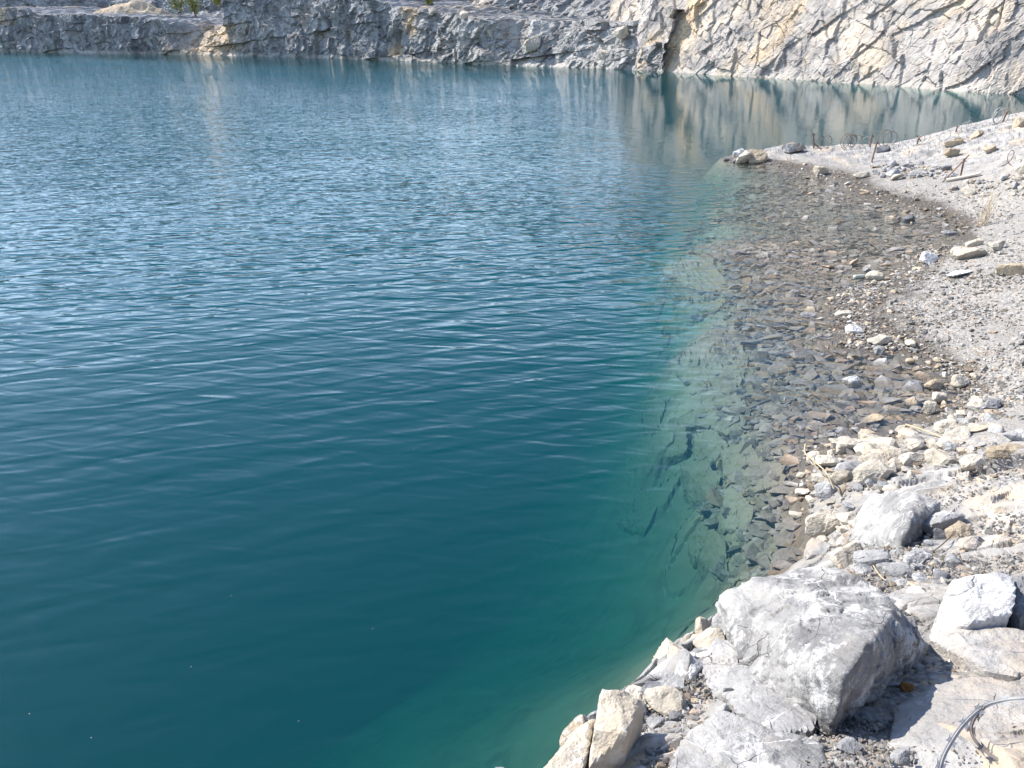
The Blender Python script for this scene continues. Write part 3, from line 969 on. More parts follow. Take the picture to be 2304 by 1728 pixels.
segA = np.concatenate([[0], np.cumsum(np.hypot(np.diff(SA[:, 0]), np.diff(SA[:, 1])))])
s_of_u = lambda u: float(np.interp(u, [c[0] for c in CREST], segA))
cliff('grey_cliff', st_a, M_CLIFF_A, 0.13, 0.09,
      [(3.8, 2.6, 0.55, 0.5), (1.7, 1.5, 0.30, 0.6), (0.8, 0.7, 0.14, 0.8), (0.38, 0.32, 0.07, 0.9)],
      stains=[(s_of_u(452), 4.6, 0.9, -1, 3.8, 0.85), (s_of_u(20), 2.0, 0, 3.5, 9, 0.6), (s_of_u(920), 1.2, 0, 2.5, 6, 0.7), (s_of_u(885), 0.7, 0, 0, 1.6, 0.8)],
      lean=0.06, rubble=rub, pale_from=(s_of_u(820), s_of_u(1120)), seed=2)

st_b = []
for (u, z) in [(1425, 14), (1450, 16), (1520, 19), (1600, 21), (1800, 23), (2000, 24), (2180, 25), (2304, 25), (2600, 25)]:
    f = foot(u, np.interp(u, FOOT[:, 0], FOOT[:, 1]))
    st_b.append((f[0], f[1], z))
f0 = np.array(st_b[0][:2])
st_b.insert(0, (f0[0] - 3.0, f0[1] + 9.0, 14))
SB = np.array(st_b)
segB = np.concatenate([[0], np.cumsum(np.hypot(np.diff(SB[:, 0]), np.diff(SB[:, 1])))])
s_b = lambda u: float(np.interp(u, [1300, 1425, 1450, 1520, 1600, 1800, 2000, 2180, 2304, 2600], segB))
cliff('pale_cliff', st_b, M_CLIFF_B, 0.085, 0.08,
      [(4.2, 4.4, 0.18, 0.6), (2.0, 1.8, 0.17, 0.6), (0.9, 0.8, 0.10, 0.7), (0.36, 0.42, 0.036, 0.8), (0.18, 0.2, 0.013, 0.9)],
      stains=[(s_b(1490), 1.1, 0.30, -1, 12, 1.0), (s_b(1440), 0.7, 0.2, -1, 3, 0.8), (s_b(1690), 0.8, 0.45, 1, 12, 0.8), (s_b(1980), 0.6, 0.7, 3, 12, 0.35)],
      shear=0.0, lean=0.36, seed=6, turn=(0.85, 0.55, -0.35))

# the pit closes to the right of and behind the viewer
cliff('side_cliff', [(st_b[-1][0] - 1, st_b[-1][1] + 2, 20), (46, 24, 23), (54, 4, 25), (52, -22, 26), (30, -40, 26), (0, -46, 25), (-40, -44, 20)], M_CLIFF_B, 0.5, 0.4,
      [(5, 7, 0.8, 0.7), (2, 3, 0.35, 0.8), (1, 1.2, 0.15, 0.9)], lean=0.3, back=30, seed=12)

# the higher walls of the pit behind
st_c = [(-230, 170, 25), (-150, 190, 26), (-90, 186, 25), (-50, 175, 19), (-36, 171, 13), (-15, 158, 11.5), (-2, 146, 13), (3, 138, 15), (9, 122, 16), (14, 106, 17), (19, 92, 18), (24, 80, 19)]
cliff('back_cliff', st_c, M_CLIFF_A, 0.42, 0.28,
      [(8, 6, 1.1, 0.8), (3, 2.4, 0.6, 0.9), (1.2, 1.0, 0.25, 0.9)], lean=0.55, back=60, seed=9,
      stains=[(230, 6, 0, 3, 9, 0.35)])

# ------------------------------------------------------------------ rocks
ICO = {}


def ico(level):
    if level not in ICO:
        b = bmesh.new()
        bmesh.ops.create_icosphere(b, subdivisions=level, radius=1.0)
        ICO[level] = (np.array([v.co[:] for v in b.verts]), np.array([[v.index for v in f.verts] for f in b.faces]))
        b.free()
    return ICO[level]


def hull_planes(P):
    b = bmesh.new()
    for p in P:
        b.verts.new([float(c) for c in p])
    bmesh.ops.convex_hull(b, input=b.verts)
    pl = []
    b.normal_update()
    c = np.mean(P, axis=0)
    for f in b.faces:
        n = np.array(f.normal[:])
        if np.linalg.norm(n) < 0.5:
            continue
        q = np.array(f.verts[0].co[:])
        d = n @ (q - c)
        if d < 0:
            n, d = -n, -d
        pl.append((n, d))
    b.free()
    return c, np.array([p[0] for p in pl]), np.array([p[1] for p in pl])


def solid(P, level, amp, freq, seed, rough=1.0, chips=True):
    """a broken rock whose corner points are P: sharp facets, chipped arrises, small fracture steps"""
    c, n, d = hull_planes(np.asarray(P, float))
    dirs, F = ico(level)
    size = np.linalg.norm(np.ptp(P, axis=0)) / 2
    if level > 3:
        rc = np.random.default_rng(seed + 77)
        cn_ = rc.normal(size=(26, 3))
        cn_ /= np.linalg.norm(cn_, axis=1)[:, None]
        sup = ((np.asarray(P) - c) @ cn_.T).max(0)
        n = np.vstack([n, cn_])
        d = np.concatenate([d, sup * rc.uniform(*((0.84, 0.99) if chips else (0.955, 1.0)), 26)])
    # squash the direction field to the box of the rock so that flat rocks keep an even mesh
    ext = np.maximum(np.ptp(P, axis=0) / 2, 0.15 * size)
    dr = dirs * ext
    dr /= np.linalg.norm(dr, axis=1)[:, None]
    nd = dr @ n.T
    r = np.where(nd > 1e-4, d[None] / np.maximum(nd, 1e-4), 1e9)
    kk = 700.0 / size
    r0 = r.min(1)
    rm = r0 - np.log(np.exp(-np.minimum(60, kk * (r - r0[:, None]))).sum(1)) / kk
    V = dr * rm[:, None]
    off = np.array([seed * 3.7, seed * 1.3, seed * 2.1])
    q = (V / size) * freq + off
    b1, e1, _ = blocks(q * 1.2, 3, seed % 50, 0.9, 0.6)
    b2, e2, _ = blocks(q * 3.4, 3, seed % 50 + 3, 0.9, 0.6)
    if level > 4:
        b3, e3, _ = blocks(q * 9.0, 3, seed % 50 + 5, 0.9, 0.7)
        b2 = b2 + 0.25 * b3 - 0.5 * (1 - smooth(0, 0.06, e2))
    disp = amp * size * (0.55 * b1 + 0.28 * b2 + 0.35 * rough * fbm(q * 1.5, 5))
    V = V + dr * disp[:, None]
    return V + c, F


def rock_obj(name, V, F, mat, label, cat, group=None):
    o_ = np.array([V[:, 0].mean(), V[:, 1].mean(), V[:, 2].min()])
    me = mesh_np(name, V - o_, F, mat, len(F) > 9000)
    o = link(name, me, loc=o_)
    return tag(o, label, cat, group)


def big_rock(name, corners, drop, mat, label, cat='rock', level=5, amp=0.05, freq=2.2, seed=1):
    """corners = (u, v, z) of the upper outline; the same outline is carried down by `drop` into the ground"""
    top = np.array([at_z(*c) for c in corners])
    c = top.mean(0)
    low = top.copy()
    low[:, :2] = c[:2] + (low[:, :2] - c[:2]) * 0.93
    low[:, 2] = np.minimum(low[:, 2] - drop, top[:, 2].min() - 0.3 * drop)
    V, F = solid(np.vstack([top, low]), level, amp, freq, seed, chips=False)
    return rock_obj(name, V, F, mat, label, cat)


# --- the foreground
big_rock('boulder', [(1615, 1345, 1.55), (1640, 1330, 1.60), (1735, 1298, 1.64), (1835, 1272, 1.62), (1885, 1280, 1.66), (2010, 1368, 1.84), (1958, 1445, 1.98), (1905, 1522, 1.99), (1893, 1585, 1.86), (1880, 1600, 1.80), (1790, 1575, 1.76), (1690, 1520, 1.66), (1655, 1440, 1.60), (2088, 1445, 1.62), (2050, 1490, 1.66)],
         0.30, M_BOULDER, 'largest pale grey limestone boulder above the green water, one face in deep shadow', 'boulder', 7, 0.055, 2.6, 4)
big_rock('rock', [(1338, 1640, 1.87), (1352, 1548, 1.89), (1375, 1546, 1.89), (1440, 1572, 1.87), (1452, 1590, 1.81), (1400, 1700, 1.81), (1410, 1650, 1.89), (1350, 1725, 1.79), (1320, 1735, 1.79)],
         0.42, M_PALE, 'upright wedge of beige rock with a grey top face near the water edge', 'rock', 5, 0.03, 2.0, 6)
big_rock('rock', [(1205, 1745, 1.79), (1262, 1690, 1.81), (1300, 1640, 1.79), (1338, 1612, 1.79), (1332, 1650, 1.81), (1322, 1705, 1.81), (1300, 1750, 1.81)],
         0.5, M_PALE, 'beige outermost rock split by a dark crack from the upright wedge', 'rock', 5, 0.03, 2.0, 7)
big_rock('rock', [(1095, 1735, 1.55), (1115, 1722, 1.56), (1150, 1724, 1.55), (1175, 1745, 1.55), (1140, 1765, 1.55)],
         0.3, M_ROCK, 'small grey rock tip peeking in at the bottom edge of the picture', 'rock', 4, 0.05, 2.0, 8)
big_rock('rock', [(2098, 1400, 1.60), (2128, 1330, 1.70), (2140, 1302, 1.74), (2230, 1285, 1.74), (2282, 1292, 1.72), (2290, 1330, 1.76), (2276, 1380, 1.72), (2180, 1405, 1.70), (2112, 1425, 1.62)],
         0.3, M_WHITE, 'bright chalk white rock beside the largest boulder with a dark end', 'rock', 5, 0.035, 2.4, 10)
big_rock('rock', [(2278, 1300, 1.70), (2330, 1290, 1.72), (2350, 1340, 1.72), (2300, 1392, 1.70), (2276, 1375, 1.68)],
         0.3, M_DARK, 'dark grey rough stone against the end of the chalk white rock', 'rock', 5, 0.06, 3.0, 11)
big_rock('rock', [(2090, 1440, 1.60), (2140, 1400, 1.66), (2240, 1410, 1.68), (2330, 1420, 1.68), (2360, 1500, 1.72), (2290, 1520, 1.74), (2210, 1500, 1.72), (2140, 1470, 1.64)],
         0.25, M_SLAB, 'rounded grey slab lying under the chalk white rock', 'rock', 5, 0.03, 2.4, 12)
big_rock('rock', [(2010, 1600, 1.74), (2030, 1585, 1.75), (2100, 1540, 1.76), (2190, 1520, 1.78), (2300, 1535, 1.82), (2420, 1600, 1.86), (2460, 1700, 1.9), (2360, 1790, 1.93), (2150, 1790, 1.92), (2010, 1760, 1.88), (1998, 1680, 1.82)],
         0.22, M_SLAB, 'broad flat grey slab with thin white scratches lying under the razor wire', 'rock', 6, 0.018, 3.0, 13)
big_rock('rock', [(1640, 1500, 1.63), (1680, 1490, 1.64), (1760, 1560, 1.72), (1845, 1590, 1.76), (1835, 1640, 1.80), (1740, 1650, 1.80), (1660, 1600, 1.74), (1625, 1560, 1.68)],
         0.25, M_SLAB, 'tan stained slab wedged under the lower side of the largest boulder', 'rock', 5, 0.03, 2.4, 14)
big_rock('rock', [(1560, 1640, 1.80), (1620, 1600, 1.80), (1650, 1615, 1.80), (1760, 1640, 1.83), (1850, 1670, 1.86), (1870, 1720, 1.90), (1820, 1800, 1.94), (1600, 1800, 1.90), (1500, 1760, 1.86), (1510, 1700, 1.82)],
         0.28, M_BOULDER, 'low grey slab with a white vein across it at the bottom of the picture', 'rock', 6, 0.035, 2.6, 15)
big_rock('rock', [(1385, 1680, 1.72), (1420, 1660, 1.74), (1460, 1690, 1.76), (1480, 1740, 1.80), (1440, 1790, 1.8), (1370, 1780, 1.78), (1365, 1720, 1.74)],
         0.3, M_OCHRE, 'cream yellow rock just behind the upright wedge at the bottom edge', 'rock', 5, 0.035, 2.4, 16)
big_rock('rock', [(1575, 1490, 1.57), (1610, 1430, 1.55), (1650, 1440, 1.57), (1665, 1500, 1.62), (1660, 1560, 1.68), (1625, 1570, 1.66), (1590, 1540, 1.62)],
         0.2, M_SLAB, 'smooth grey slab leaning between the largest boulder and the small gravel pocket', 'rock', 5, 0.03, 2.4, 17)
big_rock('rock', [(1470, 1520, 1.57), (1490, 1505, 1.57), (1540, 1510, 1.59), (1545, 1550, 1.61), (1500, 1575, 1.62), (1475, 1550, 1.60)],
         0.15, M_SLAB, 'flat grey slab at the edge of the gravel pocket nearest the water', 'rock', 4, 0.04, 2.4, 18)
big_rock('rock', [(1530, 1480, 1.55), (1545, 1462, 1.55), (1600, 1455, 1.55), (1612, 1475, 1.57), (1570, 1500, 1.58)],
         0.12, M_ROCK, 'layered flaky grey rock on the rim above the green water', 'rock', 4, 0.08, 3.0, 19)

# --- the rocks by the inner corner of the cove
big_rock('boulder', [(1912, 1222, .46), (1932, 1150, .55), (1960, 1112, .66), (2005, 1100, .84), (2062, 1106, 1.00), (2048, 1160, 1.06), (2034, 1205, 1.03), (2026, 1245, .66), (1960, 1250, .5), (2116, 1132, .96), (2100, 1236, .70), (2050, 1252, .66)],
         0.35, M_BOULDER, 'pale block with a big dark side face, amid the rubble by the cove corner', 'boulder', 6, 0.05, 2.4, 21)
SPEC = [
    # name, u, v, width px, depth ratio, height ratio, lift, material, label, category
    ('rock', 1852, 1188, 70, .75, .85, .00, M_PALE, 'pointed cream stone at the very corner of the waterline, dark gap beside it'),
    ('rock', 1955, 1072, 88, .8, .62, .00, M_PALE, 'round topped cream stone with a dark hole in its face'),
    ('rock', 1890, 1078, 46, .8, .8, .0, M_PALE, 'squarish cream stone left of the stone with the dark hole'),
    ('rock', 1985, 1032, 72, .8, .62, .0, M_PALE, 'wide white faced stone behind the stone with the dark hole'),
    ('rock', 1850, 1048, 62, .7, .6, .0, M_PALE, 'cream stone under the bent straw at the water corner'),
    ('rock', 1866, 1105, 52, .8, .7, .0, M_ROCK, 'mottled white and dark grey stone below the bent straw'),
    ('rock', 2050, 1038, 58, .7, .6, .0, M_PALE, 'cream stone, middle one of a row along the slab'),
    ('rock', 2112, 1035, 62, .8, .7, .0, M_PALE, 'cream stone with a dark end, last but one of the row along the slab'),
    ('rock', 2182, 1042, 46, .8, .6, .0, M_PALE, 'small cream stone closing the row along the slab'),
    ('rock', 2118, 1182, 92, .55, .55, .0, M_ROCK, 'grey stone with a lit upper edge right behind the dark faced block'),
    ('rock', 2150, 1200, 66, .7, .5, .0, M_OCHRE, 'ochre brown rotten stone beside the dark faced block'),
    ('rock', 2065, 1255, 62, .7, .5, .0, M_ROCK, 'slate grey flake in the rubble below the dark faced block'),
    ('rock', 2018, 1285, 78, .7, .45, .0, M_ROCK, 'large slate grey flake behind the largest boulder'),
    ('rock', 1905, 1262, 90, .6, .5, .02, M_PALE, 'cream rock between the corner water and the largest boulder'),
    ('rock', 1962, 1262, 74, .7, .45, .02, M_ROCK, 'grey flat stone between the cream rock and the slate flakes'),
    ('rock', 2064, 1340, 40, .8, .8, .0, M_WHITE, 'little white stone in the rubble behind the largest boulder'),
    ('rock', 2118, 1210, 40, .5, 1.0, .0, M_DARK, 'dark upright stone near the ochre brown rotten stone'),
    ('rock', 1792, 1158, 34, .8, .5, .0, M_PALE, 'cream stone touching the water beside the corner'),
    # beach and shallows
    ('rock', 2090, 588, 40, .8, .8, .0, M_WHITE, 'white upright stone on the waterline of the gravel beach'),
    ('rock', 2180, 572, 78, .55, .42, .0, M_PALE, 'long cream slab on the beach right of the white upright stone'),
    ('rock', 2190, 550, 42, .6, .5, .0, M_PALE, 'low cream stone just beyond the long cream slab'),
    ('rock', 2242, 556, 50, .6, .5, .0, M_PALE, 'cream stone at the beach end of the long cream slab'),
    ('rock', 2280, 605, 80, .6, .40, .0, M_OCHRE, 'tan outcrop slab with a crack on the gravel beach'),
    ('rock', 2160, 612, 78, .5, .16, .0, M_WHITE, 'flat whitish slab flush with the beach gravel'),
    ('rock', 2042, 500, 26, .8, .9, .0, M_DARK, 'dark round stone standing alone in the far shallows'),
    ('rock', 2136, 524, 36, .6, .35, .0, M_ROCK, 'low grey stone barely above water by the beach curve'),
    ('rock', 1967, 624, 42, .6, .5, .02, M_PALE, 'flat topped stone in the shallows beside the plastic bottle'),
    ('rock', 1948, 612, 16, .9, .9, .0, M_ROCK, 'small cube like stone behind the plastic bottle'),
    ('rock', 1911, 868, 42, .7, .75, .02, M_WHITE, 'angular white stone alone in the middle of the cove shallows'),
    ('rock', 2098, 872, 54, .55, .42, .02, M_OCHRE, 'brown brick shaped block lying in the cove tip'),
    ('rock', 1832, 888, 26, .6, .3, .01, M_PALE, 'thin pale flake breaking the surface near the angular white stone'),
    ('rock', 1909, 818, 18, .8, .9, .02, M_OCHRE, 'small orange stone poking out of the water'),
    ('rock', 1940, 834, 16, .8, .6, .02, M_OCHRE, 'tiny brown stone right of the small orange stone'),
    ('rock', 1775, 708, 24, .7, .6, .02, M_OCHRE, 'brown stone out in the shallows next to a grey one'),
    ('rock', 1817, 712, 34, .7, .5, .02, M_ROCK, 'grey brown stone beside the brown one in the shallows'),
    ('rock', 1786, 664, 26, .7, .5, .02, M_ROCK, 'grey stone farthest from the beach in the shallows'),
    ('rock', 1866, 677, 20, .7, .5, .01, M_OCHRE, 'brown stone just off the gravel point'),
    ('rock', 1898, 703, 44, .6, .35, .0, M_PALE, 'cream stone on the gravel point'),
    ('rock', 1922, 742, 46, .7, .45, .0, M_WHITE, 'whitish stone on the wet gravel at the head of the cove'),
    ('rock', 1975, 766, 56, .5, .35, .0, M_PALE, 'cream flat stone on the wet rim of the gravel point'),
    ('rock', 1977, 798, 28, .7, .6, .02, M_ROCK, 'grey stone standing in water under the cream flat stone'),
    ('rock', 2046, 820, 20, .7, .6, .02, M_OCHRE, 'brown stone in the water near the beach cobbles'),
    ('rock', 2088, 925, 42, .8, .6, .03, M_PALE, 'cream stone, biggest of the cluster in the cove tip'),
    ('rock', 2050, 912, 30, .8, .7, .02, M_OCHRE, 'brown stone, outermost of the cluster in the cove tip'),
    ('rock', 2108, 905, 34, .7, .7, .04, M_PALE, 'cream stone on top of the cluster in the cove tip'),
    ('rock', 2124, 918, 26, .8, .7, .03, M_OCHRE, 'tan stone at the shore side of the cluster in the cove tip'),
    ('rock', 1960, 945, 56, .6, .3, .01, M_OCHRE, 'tan flake half out of the water inside the cove'),
    ('rock', 2010, 925, 50, .6, .25, .0, M_OCHRE, 'tan wet slab awash near the stone cluster'),
    ('rock', 1945, 985, 50, .6, .45, .02, M_OCHRE, 'tan folded slab rising from the water by the rubble'),
    ('rock', 2155, 868, 40, .8, .7, .02, M_PALE, 'pale broken stone at the tip of the cove under the straw'),
    ('rock', 2285, 985, 60, .6, .45, .0, M_ROCK, 'smooth grey stone at the picture edge above the slab'),
    ('rock', 2262, 1012, 80, .5, .30, .0, M_OCHRE, 'yellow ochre slab sloping below the smooth grey stone'),
    # spit
    ('rock', 1672, 363, 40, .7, .9, .0, M_PALE, 'cream rock at the outer end of the spit'),
    ('rock', 1702, 360, 44, .7, .9, .0, M_OCHRE, 'tan rock with a dark cleft at the end of the spit'),
    ('rock', 1662, 349, 30, .7, .7, .0, M_WHITE, 'white stone behind the cream rock at the spit end'),
    ('rock', 1688, 347, 34, .7, .7, .0, M_ROCK, 'grey stone at the back of the spit end'),
    ('rock', 1657, 367, 18, .8, .9, .0, M_DARK, 'black wet stone at the foot of the spit end'),
    ('rock', 1632, 363, 16, .8, .6, .0, M_DARK, 'black wet stone farthest out at the spit end'),
    ('rock', 1785, 335, 56, .6, .5, .0, M_ROCK, 'grey hump of rock on the crest of the spit'),
    ('rock', 1845, 388, 40, .6, .7, .0, M_PALE, 'pale rock on the waterline of the spit'),
    ('rock', 2145, 322, 44, .5, .55, .0, M_OCHRE, 'tan rock with a black shadow on the higher part of the spit'),
    ('rock', 2195, 306, 40, .5, .5, .0, M_OCHRE, 'tan block beneath the big pale wire ring'),
    ('rock', 2140, 345, 42, .5, .5, .0, M_OCHRE, 'tan rock low on the slope of the spit'),
    ('rock', 2222, 340, 36, .6, .6, .0, M_OCHRE, 'orange tan rock on the slope near the picture edge'),
    ('rock', 2290, 282, 44, .6, .6, .0, M_OCHRE, 'orange rounded rock high on the spit at the picture edge'),
    ('rock', 1985, 338, 40, .5, .4, .0, M_DARK, 'dark flat rock below the rusty wire coils'),
    ('rock', 2020, 400, 36, .5, .4, .0, M_PALE, 'pale flat rock beside the grey rubble band'),
    ('rock', 1935, 396, 40, .5, .4, .0, M_PALE, 'cream flat rock at the end of the grey rubble band'),
    # foreground small
    ('rock', 1640, 1567, 28, .7, 1.3, .0, M_ROCK, 'narrow upright grey splinter in the gravel pocket'),
    ('rock', 1612, 1600, 30, .7, .5, .0, M_ROCK, 'dark grey shard lying beside the upright splinter'),
    ('rock', 1475, 1630, 46, .8, .5, .0, M_ROCK, 'blue grey chip in the gravel behind the upright wedge'),
    ('rock', 1520, 1615, 34, .8, .6, .0, M_DARK, 'dark chip right of the blue grey chip'),
    ('rock', 1545, 1490, 42, .5, .15, .03, M_WHITE, 'white curled flake near the layered rock on the rim'),
    ('rock', 1563, 1578, 18, .8, .6, .0, M_OCHRE, 'small yellow stone in the gravel pocket'),
    ('rock', 2040, 1560, 28, .8, .9, .01, M_RUST, 'rust orange stone on gravel at the slab edge'),
    ('rock', 2006, 1548, 26, .7, .4, .01, M_WHITE, 'white chip beside the rust orange stone'),
    ('rock', 1795, 1582, 30, .7, .5, .03, M_DARK, 'dark chip lodged on the tan stained slab'),
    ('rock', 1905, 1690, 60, .8, .5, .0, M_ROCK, 'grey chunk in gravel between the veined slab and the scratched slab'),
    ('rock', 2025, 1715, 54, .7, .5, .02, M_ROCK, 'grey chunk at the lower corner of the scratched slab'),
    ('rock', 2140, 1474, 40, .7, .6, .0, M_OCHRE, 'ochre stone at the rim of the rounded grey slab'),
]


def rand_corners(n, seed, flat=False):
    r = np.random.default_rng(seed)
    P = r.normal(size=(n, 3))
    P /= np.linalg.norm(P, axis=1)[:, None]
    P = np.sign(P) * np.abs(P) ** 0.75
    P /= np.abs(P).max(0)
    return P


def free_rock(name, P0, size, yaw, mat, label, cat, group=None, seed=1, level=4, tilt=(0, 0), amp=0.055):
    """P0 = ground point, size = full extents"""
    C = rand_corners(13, seed) * np.array(size) * 0.5
    V, F = solid(C, level, amp, 2.0, seed)
    cx, sx_ = math.cos(tilt[0]), math.sin(tilt[0])
    V = V @ np.array([[1, 0, 0], [0, cx, -sx_], [0, sx_, cx]]).T
    cy, sy_ = math.cos(tilt[1]), math.sin(tilt[1])
    V = V @ np.array([[cy, 0, sy_], [0, 1, 0], [-sy_, 0, cy]]).T
    me = mesh_np(name, V, F, mat, False)
    o = link(name, me, loc=P0)
    o.rotation_euler = (0, 0, yaw)
    return tag(o, label, cat, group)


placed = []
for k, (nm, u, v, w, dr_, hr, lift, mat, lab) in enumerate(SPEC):
    P = hit(u, v + 0.12 * w)
    dep = (P - CAM) @ np.array([0, CP_, -SP])
    sx = w / FPX * dep
    sz = sx * hr
    P[2] = base_h(P[:2])[0][0] + lift + sz * 0.28
    lev = 5 if w > 55 else 4
    big = 1.25 if u > 1780 and v > 1000 else 1.05
    free_rock(nm, P, (sx * big, sx * dr_ * 1.1, sz * 1.1), random.uniform(-0.5, 0.5), mat, lab, 'rock', seed=100 + k, level=lev,
              tilt=(random.uniform(-.2, .25), random.uniform(-.25, .1)))
    placed.append((P[0], P[1], sx))
placed = np.array(placed)

# --- broken stones along the rim over the water
for k in range(34):
    t_ = 0.15 + 0.80 * k / 34 + random.uniform(-.01, .01)
    e_ = t_ * (len(EDGE) - 1)
    i_ = int(e_)
    a_, b_ = ep[4 + i_], ep[min(5 + i_, len(ep) - 1)]
    pr = a_ + (b_ - a_) * (e_ - i_) + nrm[4 + i_] * random.uniform(-.16, .07)
    zr_ = base_h(pr)[0][0]
    s_ = random.choice([.05, .07, .09, .12, .16])
    free_rock('stone', (pr[0], pr[1], zr_ + .05 * s_), (s_, s_ * random.uniform(.5, .9), s_ * random.uniform(.35, .7)), random.uniform(0, 6.28),
              random.choice([M_ROCK, M_PALE, M_SLAB, M_PALE]), 'broken stone on the rim of the rock shelf over the green water', 'stone', 'broken stones along the rim', seed=4000 + k, level=4,
              tilt=(random.gauss(0, .25), random.gauss(0, .25)))

# --- slabs lying under water along the lip
UW = [
    ([(1505, 800, -.36), (1540, 748, -.33), (1605, 716, -.30), (1655, 735, -.27), (1690, 815, -.26), (1650, 885, -.34), (1575, 868, -.42), (1520, 838, -.42)], .5, 'largest smooth olive slab under water on the lip of the shelf'),
    ([(1488, 918, -.62), (1520, 885, -.56), (1610, 878, -.48), (1655, 905, -.46), (1600, 958, -.55), (1530, 955, -.65)], .5, 'olive slab under water next below the largest one'),
    ([(1463, 990, -.85), (1495, 945, -.75), (1545, 965, -.72), (1548, 1015, -.78), (1500, 1030, -.9)], .5, 'rounded drowned slab leaning out over the drop'),
    ([(1560, 975, -.62), (1610, 965, -.56), (1640, 1000, -.55), (1600, 1050, -.65), (1560, 1030, -.7)], .4, 'drowned slab behind the rounded one'),
    ([(1650, 1085, -.36), (1690, 1042, -.26), (1765, 1036, -.2), (1770, 1085, -.22), (1700, 1105, -.34)], .3, 'pale drowned slab just off the rubble corner'),
    ([(1540, 1175, -.78), (1560, 1155, -.72), (1605, 1185, -.62), (1640, 1225, -.55), (1640, 1290, -.6), (1590, 1280, -.8), (1545, 1235, -.9)], .5, 'angular drowned slab below the outer edge of the largest boulder'),
    ([(1600, 905, 0), (1655, 882, 0), (1690, 930, 0), (1655, 985, 0), (1602, 962, 0)], .3, 'pale drowned slab with dark gaps around it, inshore of the rounded one'),
    ([(1530, 1042, 0), (1582, 1030, 0), (1622, 1072, 0), (1600, 1122, 0), (1548, 1130, 0)], .3, 'green tinted slab below the rounded one on the drop'),
    ([(1622, 1012, 0), (1680, 992, 0), (1722, 1030, 0), (1692, 1080, 0), (1632, 1072, 0)], .3, 'olive slab between the rubble corner and the green tinted slab'),
    ([(1602, 1112, 0), (1650, 1092, 0), (1702, 1140, 0), (1682, 1192, 0), (1620, 1190, 0)], .3, 'olive slab under water in front of the pointed cream stone'),
    ([(1425, 905, 0), (1470, 882, 0), (1500, 902, 0), (1482, 962, 0), (1430, 962, 0)], .4, 'teal veiled block half way down the drop'),
    ([(1408, 1000, 0), (1450, 990, 0), (1478, 1032, 0), (1452, 1082, 0), (1408, 1062, 0)], .4, 'teal veiled block below the rounded drowned slab'),
    ([(1380, 1110, 0), (1440, 1092, 0), (1482, 1142, 0), (1452, 1202, 0), (1388, 1182, 0)], .4, 'deep green block, lowest one still seen down the drop'),
    ([(1540, 655, 0), (1590, 640, 0), (1640, 668, 0), (1612, 702, 0), (1560, 690, 0)], .3, 'pale slab in the notch between the two largest drowned slabs'),
    ([(1470, 575, -.34), (1520, 560, -.28), (1600, 580, -.24), (1640, 640, -.24), (1590, 672, -.3), (1530, 640, -.36), (1500, 612, -.38)], .5, 'drowned slab with a pale rim, farthest along the lip'),
]
for k, (cs, dp, lab) in enumerate(UW):
    big_rock('submerged_rock', [(u_, v_, hit(u_, v_)[2] + .05) for (u_, v_, z_) in cs], dp, M_SUB, lab, 'rock', 5, 0.055, 2.6, 60 + k)

# ------------------------------------------------------------------ loose stones
NVAR = 30
VARS = []
for k in range(NVAR):
    C = rand_corners(11, 900 + k)
    b = bmesh.new()
    for p in C:
        b.verts.new([float(c) for c in p])
    bmesh.ops.convex_hull(b, input=b.verts)
    loose_v = [v for v in b.verts if not v.link_faces]
    bmesh.ops.delete(b, geom=loose_v, context='VERTS')
    bmesh.ops.triangulate(b, faces=b.faces[:])
    b.verts.index_update()
    VARS.append((np.array([v.co[:] for v in b.verts]), np.array([[v.index for v in f.verts] for f in b.faces])))
    b.free()


def in_poly(px, py, poly):
    inside = np.zeros(len(px), bool)
    n = len(poly)
    j = n - 1
    for i in range(n):
        xi, yi = poly[i]
        xj, yj = poly[j]
        c = ((yi > py) != (yj > py)) & (px < (xj - xi) * (py - yi) / (yj - yi + 1e-12) + xi)
        inside ^= c
        j = i
    return inside


def scatter(poly_px, density, smin, smax, power=2.2, zr=(-9, 9), rmax=1.1, fuzz=0.0):
    """stones on the ground inside the outline of a zone; returns x, y, z, size"""
    W = np.array([hit(u, v)[:2] for (u, v) in poly_px])
    lo, hi = W.min(0), W.max(0)
    area = np.prod(hi - lo)
    n = int(area * density)
    xy = lo + rng.random((n, 2)) * (hi - lo)
    q3 = np.column_stack([xy, np.zeros(len(xy))])
    wob = 0.30 * fuzz * np.column_stack([gnoise(q3 * 1.3), gnoise(q3 * 1.3 + 5)]) + 0.22 * fuzz * rng.normal(size=xy.shape)
    xy = xy[in_poly(xy[:, 0] + wob[:, 0], xy[:, 1] + wob[:, 1], W)]
    h, r = base_h(xy)
    m = (h > zr[0]) & (h < zr[1]) & (r < rmax)
    xy, h = xy[m], h[m]
    if len(xy) == 0:
        return np.zeros((0, 4))
    s = smin * (1 - rng.random(len(xy)) * (1 - (smin / smax) ** power)) ** (-1 / power)
    return np.column_stack([xy, h, s])


def tints(n, grey=0.6, tan=0.25, spread=0.28):
    g = 1 + spread * (rng.random(n) * 2 - 1)
    c = np.stack([g, g, g], 1)
    t = rng.random(n) < tan
    c[t] *= np.array([1.10, 0.93, 0.76])
    d = rng.random(n) < (1 - grey - tan)
    c[d] *= 0.55
    return np.clip(c, 0, 1.6)


